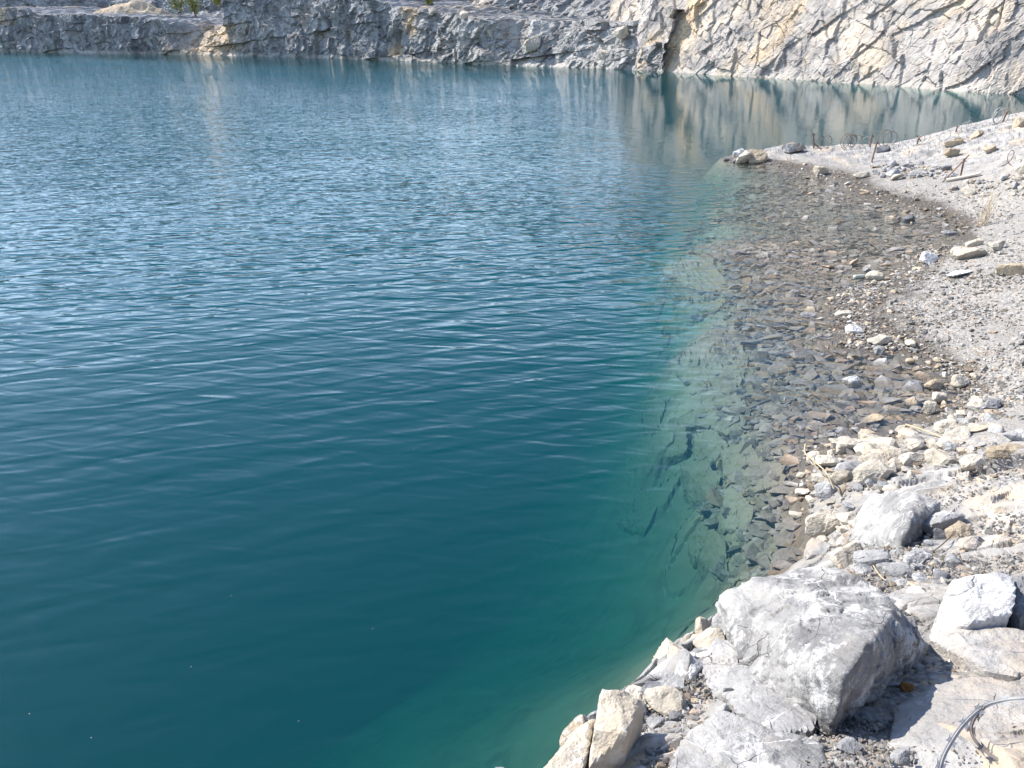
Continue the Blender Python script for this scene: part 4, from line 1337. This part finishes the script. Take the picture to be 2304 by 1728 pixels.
def bake(name, st, flat=0.5, tint=None, sink=0.25):
    """all the stones of one loose bed as one mesh"""
    n = len(st)
    var = rng.integers(0, NVAR, n)
    yaw = rng.random(n) * 2 * math.pi
    tx = rng.normal(size=n) * 0.22
    ty = rng.normal(size=n) * 0.22
    sc = np.column_stack([st[:, 3] * (0.8 + 0.5 * rng.random(n)), st[:, 3] * (0.55 + 0.4 * rng.random(n)), st[:, 3] * flat * (0.6 + 0.7 * rng.random(n))]) * 0.5
    cz, sz = np.cos(yaw), np.sin(yaw)
    R = np.zeros((n, 3, 3))
    cx, sx = np.cos(tx), np.sin(tx)
    cy, sy = np.cos(ty), np.sin(ty)
    Rz = np.zeros((n, 3, 3)); Rz[:, 0, 0] = cz; Rz[:, 0, 1] = -sz; Rz[:, 1, 0] = sz; Rz[:, 1, 1] = cz; Rz[:, 2, 2] = 1
    Rx = np.zeros((n, 3, 3)); Rx[:, 0, 0] = 1; Rx[:, 1, 1] = cx; Rx[:, 1, 2] = -sx; Rx[:, 2, 1] = sx; Rx[:, 2, 2] = cx
    Ry = np.zeros((n, 3, 3)); Ry[:, 1, 1] = 1; Ry[:, 0, 0] = cy; Ry[:, 0, 2] = sy; Ry[:, 2, 0] = -sy; Ry[:, 2, 2] = cy
    R = Rz @ Rx @ Ry
    Vs, Fs, Ts, o = [], [], [], 0
    for k in range(NVAR):
        idx = np.where(var == k)[0]
        if not len(idx):
            continue
        bv, bf = VARS[k]
        V = bv[None] * sc[idx][:, None, :]
        V = np.einsum('nij,nkj->nki', R[idx], V)
        V = V + st[idx][:, None, :3]
        V[:, :, 2] += (sc[idx][:, 2] * (1 - 2 * sink))[:, None]
        F = bf[None] + (np.arange(len(idx)) * len(bv))[:, None, None] + o
        Vs.append(V.reshape(-1, 3)); Fs.append(F.reshape(-1, 3))
        Ts.append(np.repeat(tint[idx], len(bv), 0))
        o += len(idx) * len(bv)
    me = mesh_np(name, np.vstack(Vs), np.vstack(Fs), M_GRAVEL, False, {'tint': np.vstack(Ts)})
    return tag(link(name, me), kind='stuff')


SHALLOW = [(1480, 560), (1640, 430), (1640, 365), (1900, 400), (2120, 480), (2200, 530), (2080, 590), (1900, 650), (1880, 760), (2060, 790), (2200, 880), (2000, 990), (1830, 1000), (1810, 1150), (1840, 1260), (1640, 1330), (1580, 1150), (1650, 1085), (1655, 950), (1705, 850), (1690, 760), (1600, 700), (1560, 640)]
PILE = [(1800, 1010), (1900, 985), (2090, 940), (2200, 900), (2260, 940), (2250, 1030), (2080, 1060), (2000, 1120), (1940, 1150), (1920, 1240), (1830, 1260), (1790, 1150)]
RUB2 = [(1930, 1240), (2050, 1230), (2120, 1170), (2200, 1200), (2200, 1290), (2100, 1320), (2060, 1400), (1960, 1340), (1880, 1290)]
RIM = [(1870, 640), (2000, 620), (2090, 560), (2140, 570), (2060, 640), (1960, 690), (1960, 740), (2080, 780), (2140, 800), (2240, 870), (2230, 920), (2150, 930), (2120, 860), (2040, 805), (1890, 785), (1860, 700)]
SPIT_RUB = [(1960, 372), (2060, 366), (2160, 380), (2170, 402), (2060, 405), (1970, 400)]
SPIT_R2 = [(2120, 428), (2210, 400), (2320, 385), (2320, 445), (2180, 440)]
SPIT_RIM = [(1620, 358), (1700, 350), (1800, 368), (1900, 388), (1960, 420), (2060, 450), (2150, 480), (2200, 520), (2160, 540), (2120, 490), (1970, 455), (1900, 425), (1900, 405), (1780, 384), (1640, 366)]
ZONES = [
    # poly, density, smin, smax, power, z range, group phrase, label, material, how many of the largest are individuals
    (SHALLOW, 30, .10, .36, 2.4, (-.75, -.03), 'brown stones lying under the shallow water', 'flat brown stone lying under the clear shallow water', M_ROCK, 95, .26),
    (PILE, 60, .08, .34, 1.8, (.005, .8), 'cream rubble stones by the corner of the cove', 'broken cream stone among the rubble by the cove corner', M_PALE, 75, .62),
    (RUB2, 70, .05, .20, 2.2, (.3, 1.6), 'grey shards between the boulders', 'slaty grey shard in the rubble between the boulders', M_ROCK, 50, .5),
    (RIM, 45, .05, .15, 2.4, (-.03, .12), 'damp cobbles round the rim of the gravel beach', 'damp tan cobble on the wet rim of the gravel beach', M_OCHRE, 45, .6),
    (SPIT_RUB, 12, .12, .45, 2.2, (.02, 1.5), 'grey rubble blocks across the spit', 'grey block in the rubble band across the spit', M_ROCK, 35, .7),
    (SPIT_R2, 14, .10, .45, 2.2, (.1, 1.5), 'rubble blocks on the slope at the picture edge', 'grey white block on the rubble slope above the far beach', M_PALE, 30, .7),
]
rest, rest_flat = [], []
n_ind = 0
for (poly, dens, smin, smax, pw_, zr, grp, lab, mat, nind, fl) in ZONES:
    S = scatter(poly, dens, smin, smax, pw_, zr, fuzz=1.0 if zr[0] < -.5 else 0.0)
    if zr[0] < -.5:
        S = S[S[:, 2] + 0.20 * S[:, 3] < 0.0]
    # keep clear of the specially placed rocks
    dd = np.sqrt(((S[:, None, :2] - placed[None, :, :2]) ** 2).sum(2)) - placed[None, :, 2] * 0.45
    S = S[dd.min(1) > 0]
    u, v, dep = project(S[:, :3])
    pxs = S[:, 3] / dep * FPX
    vis = (u > 0) & (u < 2304) & (v > 0) & (v < 1728)
    order = np.argsort(-(pxs * vis))
    ind = order[:nind]
    for i in ind:
        if not vis[i]:
            continue
        x, y, z, s = S[i]
        hh = s * fl * random.uniform(.7, 1.2)
        m_ = mat
        if mat is M_PALE and random.random() < .3:
            m_ = M_ROCK
        if mat is M_ROCK and zr[0] < 0 and random.random() < .5:
            m_ = M_OCHRE
        if mat is M_OCHRE and random.random() < .5:
            m_ = M_PALE
        free_rock('stone', (x, y, z + hh * .2), (s, s * random.uniform(.6, .95), hh), random.uniform(0, 6.28), m_, lab, 'stone', grp,
                  seed=2000 + n_ind, level=3 if pxs[i] < 90 else 4, tilt=(random.gauss(0, .18), random.gauss(0, .18)))
        n_ind += 1
    rest.append(S[order[nind:]])
    rest_flat.append(fl)
small = []
shal = scatter(SHALLOW, 260, .06, .32, 1.8, (-.7, -.012), fuzz=1.0)
shal = shal[shal[:, 2] + 0.20 * shal[:, 3] < -0.012 + 0.02 * (rng.random(len(shal)) < 0.06)]
shal[:, 2] += .008 * rng.random(len(shal))
bake('submerged_rubble', shal, 0.26, tints(len(shal), .68, .22, .28))
small.append(scatter(PILE, 260, .025, .09, 2.0, (-.01, .8)))
small.append(scatter(RUB2, 420, .02, .08, 2.0, (.2, 1.6)))
small.append(scatter(RIM, 420, .025, .08, 2.2, (-.05, .14)))
small.append(scatter(SPIT_RIM, 60, .05, .16, 2.2, (-.03, .10)))
small.append(scatter(SPIT_RUB, 70, .05, .15, 2.2, (.02, 1.5)))
small.append(scatter(SPIT_R2, 70, .05, .15, 2.2, (.1, 1.5)))
allr = np.vstack(rest + small)
bake('rubble', allr, 0.42, tints(len(allr), .52, .33, .45))

BEACH = [(1880, 650), (2000, 620), (2090, 560), (2200, 530), (2150, 490), (2060, 462), (1960, 430), (2050, 412), (2200, 425), (2420, 420), (2600, 560), (2600, 900), (2330, 960), (2200, 930), (2180, 890), (2060, 800), (1890, 780)]
B1 = scatter(BEACH, 800, .022, .11, 2.5, (-.03, .9), .55)
dB = np.hypot(B1[:, 0], B1[:, 1])
B1 = B1[rng.random(len(B1)) < np.clip((10.0 / dB) ** 2, 0.2, 1) * (0.45 + 0.55 * smooth(-0.25, 0.35, fbm(np.column_stack([B1[:, :2] * 1.1, np.zeros(len(B1))]), 3)))]
bake('gravel', B1, 0.55, tints(len(B1), .64, .20, .42))
POCK = [
    ([(1440, 1560), (1530, 1490), (1580, 1500), (1600, 1570), (1680, 1590), (1640, 1640), (1560, 1660), (1520, 1730), (1440, 1730), (1400, 1660)], 5200, .008, .040),
    ([(1890, 1640), (1950, 1590), (2080, 1440), (2130, 1460), (2200, 1510), (2330, 1530), (2330, 1560), (2180, 1530), (2090, 1560), (2020, 1600), (2010, 1740), (1850, 1760)], 6500, .007, .030),
    ([(1930, 1290), (2060, 1290), (2200, 1250), (2200, 1290), (2100, 1330), (2080, 1420), (2000, 1360)], 2600, .010, .04),
    ([(2120, 1200), (2304, 1190), (2304, 1280), (2150, 1290)], 1400, .008, .04),
    ([(1780, 1640), (1880, 1640), (1900, 1730), (1800, 1740)], 2500, .008, .03),
]
POCK.append(([(1330, 1640), (1450, 1530), (1600, 1420), (1900, 1310), (2304, 1190), (2450, 1400), (2450, 1740), (1280, 1740)], 1500, .007, .034))
POCK.append(([(1900, 1250), (2000, 1150), (2100, 1100), (2304, 1000), (2304, 1200), (2000, 1320)], 700, .012, .05))
pk = np.vstack([scatter(p, d, a, b, 2.3) for (p, d, a, b) in POCK])
bake('gravel', pk, 0.6, tints(len(pk), .68, .14, .35) * np.array([.82, .82, .84]))

# ------------------------------------------------------------------ boulders on the far rubble face
FARB = [(1045, 34, 22, 'pale pointed boulder standing on the crest of the far grey cliff'), (973, 26, 20, 'square boulder near the green shrubs on the far crest'),
        (1109, 72, 30, 'bright boulder high on the rubble face of the far cliff'), (1090, 60, 26, 'flat topped boulder beside the bright one on the far rubble face'),
        (1203, 100, 44, 'largest bright boulder lodged in the middle of the far rubble face'), (1357, 128, 34, 'pale boulder just above the far waterline near the cliff corner'),
        (1400, 74, 30, 'grey boulder near the top where the rubble meets the pale cliff')]
for k, (u, v, w, lab) in enumerate(FARB):
    vf = np.interp(u, FOOT[:, 0], FOOT[:, 1])
    f = foot(u, vf)
    back = 1.0 + max(0, (vf - v)) / FPX * f[1] * (0.10 if u < 1090 else 0.36)
    P = at_y(u, v, f[1] + back - 0.8)
    s = w / FPX * np.linalg.norm(P - CAM)
    free_rock('boulder', P, (s, s * .9, s * .85), random.uniform(0, 3), M_PALE, lab, 'boulder', seed=500 + k, level=4)

# ------------------------------------------------------------------ razor wire near the camera
def razor(name, path_px, label, mat, width, n, barb_every, barb_len, zoff):
    P = np.array([at_z(u, v, z) for (u, v, z) in path_px])
    path = spline(P, n)
    root = bpy.data.objects.new(name, None)
    COL.objects.link(root)
    base = path.mean(0)
    base[2] = path[:, 2].min()
    root.location = base
    tag(root, label, 'razor wire')
    tan = np.gradient(path, axis=0)
    tan /= np.linalg.norm(tan, axis=1)[:, None]
    side = np.cross(tan, np.array([0.25, -0.55, 0.8]))
    side /= np.linalg.norm(side, axis=1)[:, None]
    up = np.cross(side, tan)
    q = path - base
    # tape: a flat strip with a raised crimp over the core
    prof = [(-.5, 0), (-.18, .0), (-.12, .10), (.12, .10), (.18, .0), (.5, 0), (.5, -.05), (-.5, -.05)]
    V = np.concatenate([np.stack([q + width * (a * side + b_ * up) for (a, b_) in prof], 1)]).reshape(-1, 3)
    m = len(prof)
    F = []
    for i in range(n - 1):
        for k in range(m):
            F.append((i * m + k, i * m + (k + 1) % m, (i + 1) * m + (k + 1) % m, (i + 1) * m + k))
    link('tape', mesh_np('tape', V, np.array(F), mat), root)
    Vc, Fc = tube(q + width * 0.05 * up, width * 0.09, 6)
    link('core_wire', mesh_np('core_wire', Vc, Fc, M_DULL), root)
    L = np.concatenate([[0], np.cumsum(np.linalg.norm(np.diff(path, axis=0), axis=1))])
    s = barb_every * 0.5
    while s < L[-1]:
        i = min(np.searchsorted(L, s), n - 1)
        t, sd, uu, c = tan[i], side[i], up[i], q[i]
        for sg in (-1, 1):
            a = barb_len
            pts_ = [c + sg * sd * width * .3 - t * a * .16, c + sg * sd * width * .3 + t * a * .16,
                    c + sg * sd * (width * .4 + a * .42) + t * a * .62, c + sg * sd * (width * .4 + a * .30), c + sg * sd * (width * .4 + a * .42) - t * a * .62]
            pts_ = np.array(pts_)
            th = uu * 0.0007
            Vb = np.vstack([pts_ + th, pts_ - th])
            Fb = [(0, 1, 3), (1, 2, 3), (0, 3, 4), (5, 8, 6), (6, 8, 7), (5, 9, 8)]
            for e0, e1 in ((0, 1), (1, 2), (2, 3), (3, 4), (4, 0)):
                Fb += [(e0, e0 + 5, e1 + 5), (e0, e1 + 5, e1)]
            link('barb', mesh_np('barb', Vb, np.array(Fb), mat), root)
        s += barb_every
    return root


razor('razor_wire', [(2440, 1600, 2.02), (2380, 1573, 2.03), (2304, 1572, 2.03), (2250, 1578, 2.01), (2210, 1592, 2.0), (2168, 1630, 2.0), (2140, 1670, 1.99), (2122, 1705, 1.98), (2112, 1745, 1.96), (2105, 1800, 1.96)],
      'pale galvanised razor wire loop curving over the scratched slab', M_GALV, 0.0115, 90, 0.075, 0.022, 0)
razor('razor_wire', [(2215, 1590, 2.005), (2195, 1612, 1.98), (2185, 1638, 1.97), (2192, 1662, 1.96), (2215, 1688, 1.95), (2250, 1712, 1.95), (2280, 1735, 1.95), (2330, 1780, 1.95)],
      'dark weathered razor wire strand branching from the pale loop', M_DULL, 0.010, 70, 0.05, 0.022, 0)

# ------------------------------------------------------------------ wire coils and stakes on the spit
def ring_coil(u, v, dia_px, turns, spread_px, label, mat, elong=1.0, arc=(0, 1), rad=0.008):
    """concertina wire lying along the crest, loops standing up; (u, v) is its foot"""
    P = hit(u, v)
    dep = (P - CAM) @ np.array([0, CP_, -SP])
    D = dia_px / FPX * dep
    n = int(30 * turns)
    t = np.linspace(arc[0], arc[1], n)
    th = 2 * math.pi * turns * t - math.pi / 2
    w = spread_px / FPX * dep
    r_ = 0.5 * D * (1 + 0.08 * np.sin(3 * t + u))
    x = (t - 0.5) * w + r_ * np.cos(th) * elong
    z = 0.5 * D + r_ * np.sin(th) - 0.02
    y = 0.10 * np.sin(th * 0.5 + u) + 0.35 * r_ * np.cos(th + 0.6)
    V, F = tube(np.column_stack([x, y, z]), rad, 5)
    o = link('wire_coil', mesh_np('wire_coil', V, F, mat, True), loc=P)
    return tag(o, label, 'wire coil', 'razor wire coils along the spit')


ring_coil(1850, 334, 30, 2, 34, 'rusty open wire coil nearest the outer end of the spit', M_RUSTWIRE)
ring_coil(1912, 334, 32, 4, 30, 'dense rusty wire coil of several overlapping loops on the spit', M_RUSTWIRE)
ring_coil(1953, 330, 24, 2, 26, 'pale silvery wire coil beside the dense rusty one', M_GALV)
ring_coil(1993, 330, 36, 2, 14, 'tall red brown wire loop right of the silvery coil', M_RUSTWIRE)
ring_coil(2017, 328, 14, 1, 10, 'small low silvery wire arch on the spit crest', M_GALV, 1.3)
ring_coil(2072, 326, 24, 1.5, 26, 'silvery wire loop around the crossed stake', M_GALV)
ring_coil(2122, 316, 26, 1, 6, 'pale open wire loop on the rising crest', M_GALV)
ring_coil(2172, 296, 24, 2, 30, 'pale thin wire coil halfway up the rising crest', M_GALV)
ring_coil(2245, 279, 36, 2, 10, 'biggest pale wire ring standing at the top of the spit', M_GALV, rad=0.014)
ring_coil(2270, 372, 34, 1, 20, 'thin rusty wire loop lying on the slope of the spit', M_RUSTWIRE)


def stake(u, v, h_px, lean_px, label, diag=None):
    P = hit(u, v)
    dep = (P - CAM) @ np.array([0, CP_, -SP])
    k = dep / FPX
    parts = [tube(np.array([[0, 0, -0.1], [lean_px * k * .5, 0, h_px * k * .5], [lean_px * k, 0, h_px * k]]), 0.022, 6)]
    parts.append(tube(np.array([[lean_px * k * .9, -.02, h_px * k * .9], [lean_px * k * .9 + .06, 0.0, h_px * k * .86]]), 0.012, 5))
    o = link('fence_stake', mesh_np('fence_stake', *join(parts), M_RUSTWIRE), loc=P)
    tag(o, label, 'stake', 'steel stakes on the spit')
    if diag:
        b_ = link('brace', mesh_np('brace', *tube(np.array([[diag[0] * k, .05, diag[1] * k], [diag[2] * k, 0, diag[3] * k]]), 0.015, 5), M_RUSTWIRE), o)
    return o


stake(1832, 334, 33, -8, 'leaning stake with a brace at the outer end of the coils', (-6, 16, 12, -1))
stake(1957, 332, 28, 0, 'straight stake between the silvery and rusty coils')
stake(1961, 364, 44, 4, 'stake standing lower down in front of the coils')
stake(2062, 328, 22, 2, 'stake with a crossed piece amid the silvery loop', (-3, 22, 8, 10))
stake(2150, 298, 14, 1, 'short stake on the rising crest')
stake(2254, 275, 26, 8, 'slanted stake against the biggest pale wire ring')
stake(2160, 402, 44, -1, 'stake with a long slanting brace on the far beach slope', (-36, -10, 8, 52))

# ------------------------------------------------------------------ stalks, twigs, bottle, tufts
def stalk(name, path_px, rad, mat, label, cat, lift=0.02, zs=None):
    P = []
    for k, c in enumerate(path_px):
        if len(c) == 3:
            P.append(at_z(*c))
        else:
            q = hit(*c)
            q[2] += lift
            P.append(q)
    path = spline(np.array(P), 6 * len(P))
    V, F = tube(path - path[0], np.linspace(rad, rad * .6, len(path)), 5)
    o = link(name, mesh_np(name, V, F, mat, True), loc=path[0])
    return tag(o, label, cat)


stalk('dry_stalk', [(1812, 1000, .28), (1812, 1020, .30), (1835, 1040, .36), (1860, 1065, .40), (1876, 1100, .34)], .008, M_STRAW, 'bent pale straw stalk over the stones at the water corner', 'stalk')
stalk('dry_stalk', [(1815, 1022, .28), (1840, 1055, .26), (1868, 1078, .24)], .005, M_STRAW, 'thin straw beside the bent pale stalk', 'stalk')
stalk('dry_stalk', [(2038, 955, .16), (2090, 972, .26), (2160, 1003, .46)], .009, M_STRAW, 'long straight straw lying over the rubble to the slab', 'stalk')
stalk('dry_stalk', [(1968, 990, .06), (2010, 996, .14), (2060, 1000, .22)], .006, M_STRAW, 'short straw lying along the water edge of the rubble', 'stalk')
stalk('dry_stalk', [(2040, 958, .10), (2020, 975, .08), (1995, 1000, .14), (1975, 1012, .18)], .007, M_TWIG, 'dark twig slanting from the water onto the rubble', 'twig')
stalk('dry_stalk', [(2195, 1008, .50), (2240, 995, .50), (2285, 985, .56)], .006, M_STRAW, 'straw lying by the smooth grey stone', 'stalk')
stalk('twig', [(1800, 716, -.02), (1840, 728, .0), (1895, 738, .02)], .010, M_TWIG, 'thin reddish twig in the water off the gravel point', 'twig')
stalk('twig', [(1842, 766, .02), (1862, 786, .0), (1880, 802, -.02)], .010, M_TWIG, 'short dark twig floating in the cove', 'twig')
stalk('twig', [(1668, 930, -.22), (1710, 908, -.2), (1750, 893, -.16)], .016, M_TWIG, 'dark stick lying under water across the shelf', 'stick')
stalk('twig', [(1958, 550, .12), (1970, 558, .06), (1978, 568, .0)], .010, M_TWIG, 'bare twig poking out of the far shallows', 'twig')
stalk('dry_stalk', [(2150, 1195, 1.05), (2120, 1225, 1.1), (2085, 1250, 1.05)], .004, M_TWIG, 'thin dark stem leaning past the ochre rotten stone', 'twig')
stalk('dry_stalk', [(1960, 1265, 1.02), (1985, 1300, 1.22), (2020, 1320, 1.25), (2050, 1335, 1.30)], .004, M_STRAW, 'wispy straw trailing over the slate flakes behind the largest boulder', 'stalk')
stalk('wooden_pole', [(2128, 412), (2170, 404), (2205, 396)], .05, M_PALEWOOD, 'pale wooden pole lying on the far beach below a stake', 'pole', 0.06)

P = hit(2212, 508)
parts = []
for k in range(16):
    a = random.uniform(0, 6.28)
    l = random.uniform(.3, .8)
    tip = np.array([math.cos(a) * l * .25, math.sin(a) * l * .25, l])
    b0 = np.array([random.gauss(0, .05), random.gauss(0, .05), -.02])
    parts.append(tube(np.array([b0, b0 + tip * .5 + [0, 0, .03], b0 + tip]), .005, 4))
tag(link('grass_tuft', mesh_np('grass_tuft', *join(parts), M_STRAW), loc=P), 'tuft of dry thin grass on the far gravel beach', 'grass tuft')

# plastic bottle half afloat beside the flat topped stone
root = bpy.data.objects.new('plastic_bottle', None)
COL.objects.link(root)
root.location = at_z(1938, 622, 0.01)
root.rotation_euler = (0, 0, math.radians(12))
tag(root, 'discarded plastic bottle with a green cap lying in the shallows', 'bottle')


def lathe(prof, seg=14):
    V, F = [], []
    for (x, r) in prof:
        for k in range(seg):
            t = 2 * math.pi * k / seg
            V.append((x, r * math.cos(t), r * math.sin(t)))
    for i in range(len(prof) - 1):
        for k in range(seg):
            F.append((i * seg + k, i * seg + (k + 1) % seg, (i + 1) * seg + (k + 1) % seg, (i + 1) * seg + k))
    return np.array(V), np.array(F)


link('bottle_body', mesh_np('bottle_body', *lathe([(-.13, .0), (-.13, .03), (-.11, .034), (0.0, .034), (.045, .03), (.075, .015), (.09, .013)]), M_BOTTLE, True), root)
link('cap', mesh_np('cap', *lathe([(.088, .0), (.088, .02), (.125, .02), (.125, .0)]), M_CAP, True), root)

# bleached dead sapling at the far waterline
f = foot(972, 138)
parts = [tube(np.array([[0, 0, -.3], [.06, 0, .6], [-.03, 0, 1.2], [.05, .0, 1.9]]), np.array([.09, .07, .06, .02]), 6)]
for (z0, dx, dz) in ((.7, .35, .3), (1.0, -.35, .35), (1.3, .3, .4), (.4, -.3, .2)):
    parts.append(tube(np.array([[0, 0, z0], [dx * .6, 0, z0 + dz * .5], [dx, 0, z0 + dz]]), np.array([.04, .03, .015]), 5))
tag(link('dead_tree', mesh_np('dead_tree', *join(parts), M_PALEWOOD), loc=(f[0], f[1] - 1.0, 0)), 'bleached dead sapling at the far waterline below the grey cliff', 'tree')

# shrubs on the far benches
def shrub(u, v, hpx, wpx, yy, label):
    B = at_y(u, v, yy)
    k = np.linalg.norm(B - CAM) / FPX
    h, w = hpx * k, wpx * k
    root = bpy.data.objects.new('shrub', None)
    COL.objects.link(root)
    root.location = B
    tag(root, label, 'shrub', 'green shrubs on the far benches')
    parts = []
    cl = []
    for j in range(5):
        a = random.uniform(0, 6.28)
        tip = np.array([math.cos(a) * w * .32, math.sin(a) * w * .32, h * random.uniform(.6, .95)])
        parts.append(tube(np.array([[0, 0, -.4], tip * .5 + [0, 0, .1], tip]), np.array([.05, .04, .015]), 5))
        cl += [tip * f_ for f_ in (.45, .7, 1.0)]
    link('stem', mesh_np('stem', *join(parts), M_TWIG), root)
    V, F = [], []
    for _ in range(700):
        c = random.choice(cl) + np.array([random.gauss(0, w * .14), random.gauss(0, w * .14), random.gauss(0, h * .10)])
        a = np.random.default_rng(random.randrange(10 ** 6)).normal(size=(2, 3))
        a /= np.linalg.norm(a, axis=1)[:, None]
        s = random.uniform(.11, .22)
        i = len(V)
        V += [c - a[0] * s, c + a[1] * s * .5, c + a[0] * s, c - a[1] * s * .5]
        F.append((i, i + 1, i + 2, i + 3))
    link('foliage', mesh_np('foliage', np.array(V), np.array(F), M_LEAF), root)


shrub(405, 36, 52, 34, 122, 'tall yellow green shrub on the bench above the tan gully')
shrub(440, 34, 40, 26, 121, 'thin yellow green shrub right of the tall one above the tan gully')
shrub(487, 14, 26, 22, 118, 'small green shrub left of the tall grey cliff top')
shrub(866, 6, 26, 24, 104, 'green shrub where the tall cliff top starts to fall')
shrub(922, 20, 24, 14, 100, 'narrow green shrub left of the square boulder on the crest')
shrub(966, 22, 30, 18, 99, 'bright green shrub right behind the square boulder on the crest')

# mound of tan spoil on the low bench
mx, my = 40, 24
gx, gy = np.meshgrid(np.linspace(-1, 1, mx), np.linspace(-1, 1, my), indexing='ij')
cM = at_y(300, 36, 127)
hz = 2.6 * np.maximum(0, 1 - np.hypot(gx, gy) ** 1.6) * (1 + .25 * gnoise(np.column_stack([gx.ravel() * 3, gy.ravel() * 3, np.zeros(gx.size)])).reshape(gx.shape))
Vm = np.column_stack([gx.ravel() * 8, gy.ravel() * 4, hz.ravel() - .7])
Vm[:, 2] -= 4.0 * smooth(.72, 1.0, np.hypot(gx, gy).ravel())
Vm[:, 2] += .25 * fbm(np.column_stack([Vm[:, :2] * .8, np.zeros(len(Vm))]), 4)
tag(link('spoil_mound', mesh_np('spoil_mound', Vm, grid_faces(mx, my), cliff_material('tan_spoil', (0.30, 0.24, 0.17), (0.44, 0.36, 0.27), (0.5, 0.4, 0.27)), False, {'mask': np.tile([0, 0, .6], (len(Vm), 1))}), loc=cM), kind='structure')

# specks of dust afloat on the near water
for (u, v) in [(520, 1340), (838, 1414), (80, 1416), (66, 1606), (672, 1622), (300, 1230), (1010, 1190), (430, 1500), (205, 1660), (930, 1010)]:
    P = at_z(u, v, 0.002)
    C = rand_corners(8, int(u)) * np.array([.0035, .0025, .0015])
    b = bmesh.new()
    for c in C:
        b.verts.new([float(x) for x in c])
    bmesh.ops.convex_hull(b, input=b.verts)
    me = bpy.data.meshes.new('floating_speck')
    b.to_mesh(me)
    b.free()
    me.materials.append(M_PALEWOOD)
    tag(link('floating_speck', me, loc=P), 'tiny pale speck floating on the dark near water', 'speck', 'specks afloat on the near water')

# ------------------------------------------------------------------ light
SUN_EL = math.radians(43)
sx, sy = -0.90, 0.44
to_sun = np.array([sx * math.cos(SUN_EL), sy * math.cos(SUN_EL), math.sin(SUN_EL)])
sun = bpy.data.lights.new('sun', 'SUN')
sun.energy = 4.1
sun.angle = math.radians(0.53)
sun.color = (1.0, 0.925, 0.82)
so = bpy.data.objects.new('sun', sun)
from mathutils import Vector
so.rotation_euler = Vector([float(c) for c in to_sun]).to_track_quat('Z', 'Y').to_euler()
so.location = (-30, 20, 40)
COL.objects.link(so)
world = bpy.data.worlds.new('World')
scene.world = world
world.use_nodes = True
wt = world.node_tree
bg = wt.nodes['Background']
sky = wt.nodes.new('ShaderNodeTexSky')
sky.sky_type = 'NISHITA'
sky.sun_disc = False
sky.sun_elevation = SUN_EL
sky.sun_rotation = math.atan2(sx, sy)
sky.air_density = 0.8
sky.dust_density = 0.15
# summer haze: the lower sky is whiter and brighter than a clean atmosphere
wg = wt.nodes.new('ShaderNodeTexCoord')
ws = wt.nodes.new('ShaderNodeSeparateXYZ')
wt.links.new(wg.outputs['Generated'], ws.inputs[0])
wm = wt.nodes.new('ShaderNodeMapRange')
wm.interpolation_type = 'SMOOTHSTEP'
wt.links.new(ws.outputs[2], wm.inputs[0])
wm.inputs['From Min'].default_value = 0.05
wm.inputs['From Max'].default_value = 0.5
wm.inputs['To Min'].default_value = 1.0
wm.inputs['To Max'].default_value = 0.0
wx = wt.nodes.new('ShaderNodeMix')
wx.data_type = 'RGBA'
wx.blend_type = 'ADD'
wx.clamp_result = False
wt.links.new(wm.outputs[0], wx.inputs[0])
wt.links.new(sky.outputs[0], wx.inputs[6])
wx.inputs[7].default_value = (3.3, 3.7, 4.1, 1)
wt.links.new(wx.outputs[2], bg.inputs[0])
bg.inputs[1].default_value = 0.15

scene.view_settings.view_transform = 'Standard'
scene.view_settings.look = 'None'
scene.view_settings.exposure = 1.15
scene.view_settings.gamma = 1.0
scene.render.engine = 'CYCLES'
cy = scene.cycles
cy.use_denoising = True
cy.denoiser = 'OPENIMAGEDENOISE'
cy.max_bounces = 5
cy.diffuse_bounces = 2
cy.glossy_bounces = 2
cy.transmission_bounces = 2
cy.volume_bounces = 0
cy.transparent_max_bounces = 8
cy.caustics_reflective = False
cy.caustics_refractive = False
cy.sample_clamp_indirect = 6
cy.use_adaptive_sampling = True
cy.adaptive_threshold = 0.012
print('individual loose stones:', n_ind, 'rubble', len(allr), 'gravel', len(B1), len(pk), 'specials', len(SPEC))
